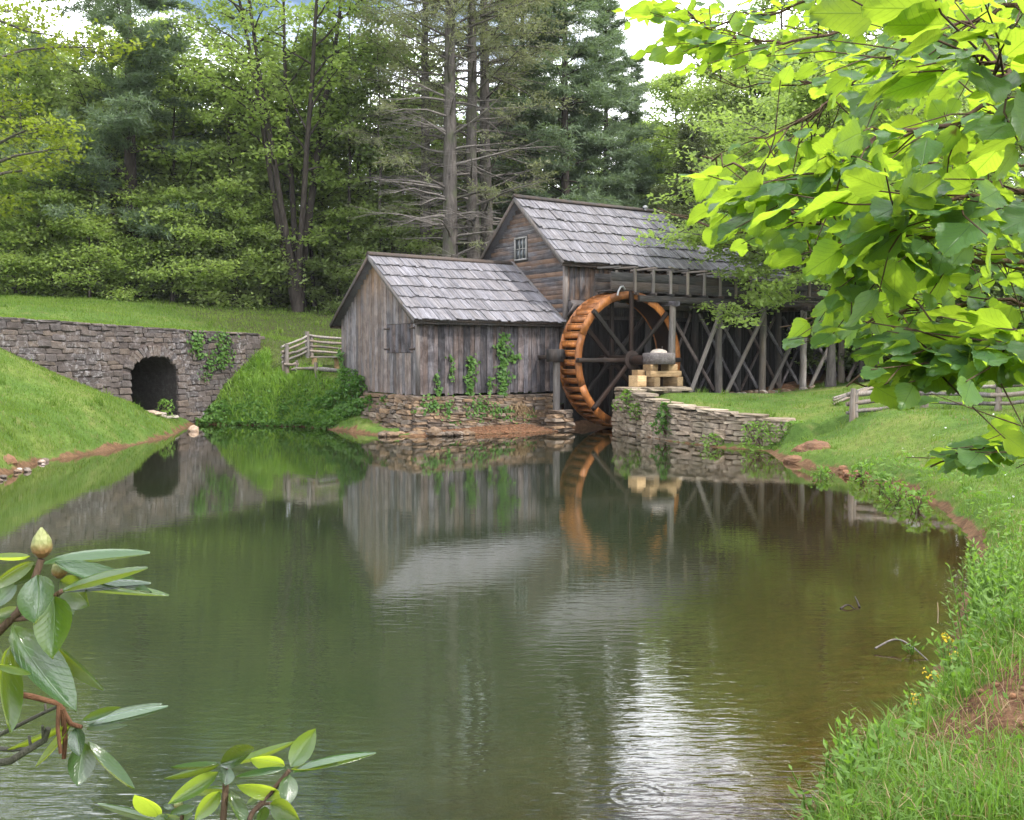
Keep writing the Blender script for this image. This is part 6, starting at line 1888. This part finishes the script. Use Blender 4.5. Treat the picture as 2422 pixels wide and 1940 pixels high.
rh_stem(rh, [(-80, 1425, 1.7), (60, 1400, 1.7), (170, 1330, 1.7), (245, 1285, 1.7), (266, 1220, 1.7)], .007, BARK, 'twig'); rh_stem(rh, [(-20, 1330, 1.72), (80, 1340, 1.71), (160, 1330, 1.7)], .004, BARK, 'twig')
rh_stem(rh, [(-30, 1270, 1.75), (150, 1180, 1.75), (250, 1130, 1.75), (330, 1095, 1.74)], .004, BARK, 'twig'); rh_stem(rh, [(170, 1330, 1.7), (160, 1260, 1.7)], .003, BARK, 'twig'); rh_stem(rh, [(240, 1290, 1.7), (235, 1205, 1.69)], .003, BARK, 'twig'); rh_stem(rh, [(255, 1130, 1.75), (248, 1085, 1.75)], .003, BARK, 'twig')
rh_stem(rh, [(-120, 800, D + .02), (-200, 1200, 1.6), (-260, 1700, 1.5), (-280, 2300, 1.45)], .011, TWIG); rh_stem(rh, [(-60, 1010, 1.7), (-180, 1300, 1.62), (-270, 1800, 1.5)], .010, TWIG)
rb = thing('rhododendron_bush', I(560, 2150, 1.9), 'rhododendron shoots rising from the bottom edge of the picture over the water', 'shrub')
D = 2.0
for b0, t0, w, dz0, dz1, tl in (
    ((1215, 1415), (1378, 1328), 118, 0, -.1, -20), ((1275, 1412), (1628, 1272), 52, 0, .05, -55), ((1205, 1412), (952, 1418), 48, 0, -.08, 55), ((1210, 1418), (900, 1478), 36, 0, .0, 68),
    ((1255, 1430), (1250, 1522), 100, 0, -.05, -25), ((1205, 1462), (925, 1636), 105, -.03, -.06, 20), ((1250, 1560), (1010, 1592), 62, 0, .05, -55), ((1215, 1568), (1078, 1735), 115, 0, -.03, -28),
    ((1275, 1565), (1385, 1760), 140, 0, -.05, -58), ((1604, 1432), (1738, 1222), 135, 0, .02, -14), ((1572, 1428), (1388, 1408), 112, 0, -.05, -38), ((1608, 1442), (1868, 1396), 56, 0, .06, -48),
    ((1620, 1464), (2085, 1384), 42, 0, .1, 58), ((1580, 1438), (1300, 1482), 52, 0, -.08, 35), ((1598, 1478), (1588, 1645), 120, 0, -.04, -22), ((1560, 1600), (1308, 1548), 115, 0, -.05, -42),
    ((875, 1712), (738, 1602), 150, .05, 0, -52), ((880, 1735), (518, 1678), 52, .05, .05, -60), ((1075, 1650), (938, 1692), 66, 0, -.05, 30), ((1490, 1638), (1625, 1725), 135, -.05, -.12, 22),
    ((1462, 1650), (1440, 1760), 80, 0, 0, -30), ((900, 1640), (960, 1660), 40, 0, 0, -30), ((1360, 1640), (1440, 1590), 45, 0, 0, -30), ((985, 1720), (1060, 1690), 60, 0, 0, -30), ((1010, 1730), (880, 1690), 48, 0, 0, 40),
    ((840, 1740), (930, 1700), 60, 0, 0, -30)):
    rh_leaf(rb, b0, t0, w, D + dz0, D + dz1, tl)
rh_stem(rb, [(1215, 1980, 1.95), (1232, 1727, 1.98), (1245, 1560, 2.0), (1252, 1425, 2.0)], .008, TWIG)
rh_stem(rb, [(1290, 1950, 1.95), (1390, 1690, 1.98), (1500, 1570, 2.0), (1596, 1452, 2.0)], .006, TWIG)
rh_stem(rb, [(900, 1950, 2.0), (870, 1790, 2.03), (860, 1720, 2.05)], .005, TWIG); rh_stem(rb, [(1010, 1900, 2.0), (1000, 1780, 2.0), (1005, 1690, 2.0)], .005, TWIG)
rh_stem(rb, [(1390, 1690, 1.98), (1450, 1640, 1.98), (1490, 1635, 1.97)], .004, TWIG)
rh_bud(rb, 985, 1660, 2.0, 50, 48)

# ------------------------------------------------------------------ broad-leaved branches hanging in from the right
WH_MAT = big_leaf_mat('broad_leaf', (.066, .145, .056), (.33, .475, .03), .40, .62, .75, spec=.45, vein_dark=.75, side=8.0)
def broad(seed):
    r = random.Random(seed); asym = r.uniform(-.12, .12)
    teeth = [r.uniform(.0, .055) for _ in range(40)]
    def f(t, s=1):
        if t <= 0: return .16
        if t >= 1: return .015
        w = max(0.0, math.sin(PI * t ** .68)) ** .72
        return max(.02, w * (1.04 - .34 * t ** 2))
    b = MB(); vs, uv = [], []; segs, across = 14, 4
    for i in range(segs + 1):
        t = i / segs
        for j in range(across + 1):
            s = j / across * 2 - 1
            w = f(t) * .5 * (1 + asym * s)
            tooth = (teeth[i * 2 + (j > 0)] + (.065 if i % 2 else -.015)) if abs(s) == 1 and 0 < t < 1 else 0
            x = s * (w + tooth * .55)
            z = -.13 * t * t + .05 * math.cos(s * 7 + t * 9 + seed) * abs(s) - .10 * (1 - s * s) * f(t) * .5
            vs.append((x, t + tooth * .25, z)); uv.append((s * f(t), t))
    a1 = across + 1
    b.add(vs, [(i * a1 + j, i * a1 + j + 1, (i + 1) * a1 + j + 1, (i + 1) * a1 + j) for i in range(segs) for j in range(across)], uv=uv)
    me = b.mesh('leaf', True); me.materials.append(WH_MAT); return me, b
BL = [broad(s) for s in range(5)]
bt = thing('broadleaf_tree', Vector((4.6, 1.6, gz(4.6, 1.6))), 'near tree reaching in from the right with big sunlit toothed leaves', 'tree')
r6 = np.random.default_rng(66)
def Q6(x, y): return 1400 + x / 2.11, y / 2.11
BR = [  # branches: crop pixels with depths
    [(2300, 430, 1.95), (2156, 400, 1.9), (1990, 325, 1.85), (1905, 285, 1.82)],
    [(2330, 985, 2.2), (2156, 962, 2.15), (1940, 955, 2.1), (1700, 1022, 2.1), (1510, 1046, 2.12)],
    [(2380, 1350, 2.9), (1700, 1260, 2.85), (1300, 1190, 2.8), (1060, 1105, 2.75), (900, 1030, 2.7), (790, 900, 2.7), (700, 812, 2.75), (575, 768, 2.8)],
    [(2350, -120, 4.2), (1800, 20, 4.0), (1500, 92, 3.9), (1030, 210, 3.8), (800, 190, 3.8), (600, 192, 3.9), (470, 60, 4.0)],
    [(2250, -250, 3.6), (1780, 20, 3.5), (1480, 272, 3.4), (1200, 490, 3.3), (1080, 600, 3.3), (800, 690, 3.3)],
    [(2300, 520, 2.6), (2000, 560, 2.5), (1400, 690, 2.5), (1250, 830, 2.45), (1130, 900, 2.45)],
    [(2350, 1400, 3.9), (1900, 1260, 3.7), (1600, 1420, 3.6), (1200, 1560, 3.6), (960, 1640, 3.7)],
    [(2380, 1720, 2.3), (2156, 1700, 2.2), (1850, 1760, 2.2), (1500, 1830, 2.2), (1260, 1900, 2.25)],
    [(2380, 2180, 3.0), (2100, 2200, 2.9), (1850, 2260, 2.9), (1680, 2320, 2.95)],
    [(2400, 250, 4.8), (1900, 330, 4.6), (1450, 420, 4.5), (1000, 420, 4.5), (700, 420, 4.6)],
    [(2400, 800, 4.4), (2000, 850, 4.2), (1600, 800, 4.1), (1250, 720, 4.0), (930, 700, 4.0)],
    [(2400, 1150, 4.2), (1900, 1150, 4.0), (1400, 1120, 3.9), (1000, 1140, 3.9), (640, 1150, 4.0), (330, 1040, 4.1)],
    [(2400, 1550, 3.4), (2000, 1500, 3.3), (1600, 1530, 3.2), (1300, 1640, 3.2)],
    [(2400, -60, 3.0), (2000, 60, 2.9), (1700, 180, 2.9), (1500, 330, 2.85)],
    [(1800, -200, 4.6), (1300, -60, 4.4), (900, 60, 4.3), (600, 120, 4.3), (300, 30, 4.4)],
    [(2400, 620, 3.2), (1950, 700, 3.1), (1600, 900, 3.0), (1350, 1000, 3.0), (1050, 1080, 3.0)],
    [(2400, 1000, 3.0), (1900, 1100, 2.9), (1500, 1250, 2.85), (1250, 1420, 2.85)],
]
b = MB(); tips = []; backs = []
for br in BR:
    P = np.array([tuple(I(*Q6(x, y), d)) for x, y, d in br])
    # resample with slight wobble
    m = 4 * len(P); t = np.linspace(0, len(P) - 1, m)
    R_ = np.stack([np.interp(t, np.arange(len(P)), P[:, q]) for q in range(3)], -1) + r6.normal(size=(m, 3)) * .008
    b.tube(R_, np.linspace(.0085, .0024, m), 6, jitter=.1, cap=False)
    tips.append(R_)
    # run back to the trunk, outside the frame
    b.tube([tuple(R_[0]), tuple((R_[0] * .5 + np.array([4.6, 1.6, R_[0][2]]) * .5)), (4.6, 1.6, max(1.6, R_[0][2] - .4))], [.009, .014, .022], 6, cap=False)
    backs.append((R_[0], R_[0] * .5 + np.array([4.6, 1.6, R_[0][2]]) * .5))
TWB = b
# outline of the crown as planned: where its leaves may hang
CROWN = [np.array(c, float) for c in (
    [(-40, -150), (-20, 20), (150, 120), (170, 290), (420, 360), (640, 350), (950, 460), (1200, 480), (1150, 620), (780, 700), (640, 760), (460, 840), (530, 1040), (250, 1020), (260, 1070), (540, 1120), (570, 1220), (830, 1290), (1060, 1400), (1150, 1520), (940, 1690), (960, 1720), (1300, 1720), (1420, 1960), (1590, 2030), (1850, 2050), (2000, 1990), (2600, 2040), (2600, -400), (-40, -400)],
    [(1550, 2290), (1750, 2180), (2250, 2080), (2600, 2080), (2600, 2360), (1850, 2360)])]
def in_crown(c):
    r = Vector(c) - Vector((0, 0, CAMZ)); yy = r.y * _cp - r.z * _sp
    if yy < .3: return True
    zx = (1211 + r.x / yy * FPX - 1400) * 2.11; zy = (970 - (r.y * _sp + r.z * _cp) / yy * FPX) * 2.11
    if zx > 2500 or zy < -300: return True
    return any(bool(inside(np.array([zx]), np.array([zy]), c_)[0]) for c_ in CROWN)
LEAFS = []                                                    # (base, axis, normal, size)
def sprig(q, d, L, size, nleaf):
    e = q + d * L
    mid = (q + e) / 2 + r6.normal(size=3) * .012
    if not in_crown(e): return
    TWB.tube([q, mid, e], [.0025, .002, .0012], 5, cap=False)
    for i in range(nleaf):
        f = (i + .6) / nleaf
        p = q * (1 - f) + e * f
        side = np.cross(d, [0, 0, 1.0]); side /= max(np.linalg.norm(side), 1e-6)
        ax = d * .75 + side * (.75 if i % 2 else -.75) + np.array([-.15, -.05, -.30]) + r6.normal(size=3) * .25
        if i == nleaf - 1: ax = d + np.array([-.1, 0, -.25]) + r6.normal(size=3) * .2
        ax /= np.linalg.norm(ax)
        n = np.array([0.38, .16, .82]) + r6.normal(size=3) * .33
        n = n - ax * n.dot(ax); n /= np.linalg.norm(n)
        s_ = size * r6.uniform(.55, 1.3)
        if in_crown(p + ax * s_) and in_crown(p + ax * s_ * .4): LEAFS.append((p + ax * .02, ax, n, s_))
DOWN = np.array([0, 0, -1.0])
for bi, R_ in enumerate(tips):
    m = len(R_)
    dist = R_[:, 1].mean(); lsz = .108 if dist < 2.25 else (.090 if dist < 3.1 else .080)
    for i in range(2, m, 1):
        for rep in range(7 if bi == 8 else 4 if bi == 7 else 3 if bi in (6, 12, 16) else (1 if (dist < 2.25 or i % 3 == 0) else 2)):
            base = R_[i] + (R_[i - 1] - R_[i]) * r6.random()
            dirb = R_[min(i + 1, m - 1)] - R_[i - 1]; dirb = dirb / np.linalg.norm(dirb)
            d = dirb * .8 + r6.normal(size=3) * np.array([.55, .55, .28]); d /= np.linalg.norm(d)
            sprig(base, d, r6.uniform(.16, .42) * (1 if dist > 2.6 else .8), lsz, 3 if dist < 2.25 else 4)
for q0_, q1_ in backs:                                        # leafy shoots along the thicker part towards the trunk
    for i in range(10):
        base = q0_ + (q1_ - q0_) * r6.uniform(.05, 1.0)
        d = np.array([-.6, .3, .1]) + r6.normal(size=3) * np.array([.6, .6, .35]); d /= np.linalg.norm(d)
        sprig(base, d, r6.uniform(.2, .45), .092, 5)
TWB.build('branch', TWIG, bt, True)
# trunk outside the frame carries the branches
b = MB(); b.tube([(4.6, 1.6, gz(4.6, 1.6) - .1), (4.65, 1.6, 1.8), (4.55, 1.65, 3.2), (4.6, 1.6, 4.6)], [.10, .085, .065, .03], 9, jitter=.05); b.build('trunk', BARK, bt, True)
def leaf_allowed(p, ax, s):
    c = p + ax * s * .6
    r = Vector(c) - Vector((0, 0, CAMZ))
    yy = r.y * _cp - r.z * _sp
    if yy <= .2: return False
    px = 1211 + r.x / yy * FPX; py = 970 - (r.y * _sp + r.z * _cp) / yy * FPX
    return c[1] > 1.25
LEAFS = [l for l in LEAFS if leaf_allowed(l[0], l[1], l[3])]
def px_size(l):
    return l[3] / max(l[0][1], .3)
def seen(l):
    c = l[0] + l[1] * l[3] * .5; r = Vector(c) - Vector((0, 0, CAMZ)); yy = max(.1, r.y * _cp - r.z * _sp)
    px = 1211 + r.x / yy * FPX; py = 970 - (r.y * _sp + r.z * _cp) / yy * FPX
    return -60 < px < 2480 and -60 < py < 2000
LEAFS.sort(key=lambda l: (0 if seen(l) else 1, -px_size(l)))
print('near leaves', len(LEAFS))
rest = MB()
for i, (p, ax, n, s) in enumerate(LEAFS):
    x = np.cross(ax, n)
    w = s * r6.uniform(.62, .86)
    if i < 300:
        mw = Matrix(((x[0] * w, ax[0] * s, n[0] * s, p[0]), (x[1] * w, ax[1] * s, n[1] * s, p[1]), (x[2] * w, ax[2] * s, n[2] * s, p[2]), (0, 0, 0, 1)))
        link('leaf', BL[i % 5][0], None, bt, mw)
    else:
        src = BL[i % 5][1]; V = src.v[0]
        W = p + V[:, :1] * w * x + V[:, 1:2] * s * ax + V[:, 2:3] * s * n
        fcs = src.f[0]; uvl = src.uv[0]
        rest.v.append(W); rest.f.append(fcs + rest.n); rest.n += len(W); rest.uv.append(uvl); rest.has_uv = True; rest.tint.append(np.full(len(fcs), r6.random()))
if rest.n:
    o = rest.build('small_leaves', WH_MAT, bt, True); o['kind'] = 'stuff'
print('objects', len(bpy.data.objects), 'unique tris', sum(len(m.polygons) for m in bpy.data.meshes) * 2)
# ------------------------------------------------------------------ damp air between the camera and the wood
def haze():
    gmin, gmax = Vector((gx.min() - 5, gy.min() - 5, float(GZ.min()) - 1.0)), Vector((gx.max() + 5, gy.max() + 5, 0))
    top = max([CAMZ + 5] + [float(GZ.max())] + [60.0]) + 3
    b = MB(); c = Vector(((gmin.x + gmax.x) / 2, (gmin.y + gmax.y) / 2, (gmin.z + top) / 2))
    b.box(c, ((gmax.x - gmin.x) / 2, 0, 0), (0, (gmax.y - gmin.y) / 2, 0), (0, 0, (top - gmin.z) / 2))
    m = bpy.data.materials.new('haze'); m.use_nodes = True; n = m.node_tree.nodes; n.clear()
    o = n.new('ShaderNodeOutputMaterial'); v = n.new('ShaderNodeVolumePrincipled')
    v.inputs['Color'].default_value = (.93, .96, 1.0, 1); v.inputs['Density'].default_value = HAZE
    m.node_tree.links.new(v.outputs[0], o.inputs['Volume'])
    h = b.build('haze', m); h['kind'] = 'stuff'; h['label'] = 'thin damp haze paling the wood behind the mill'; h['category'] = 'haze'
HAZE = 0.00014
haze()
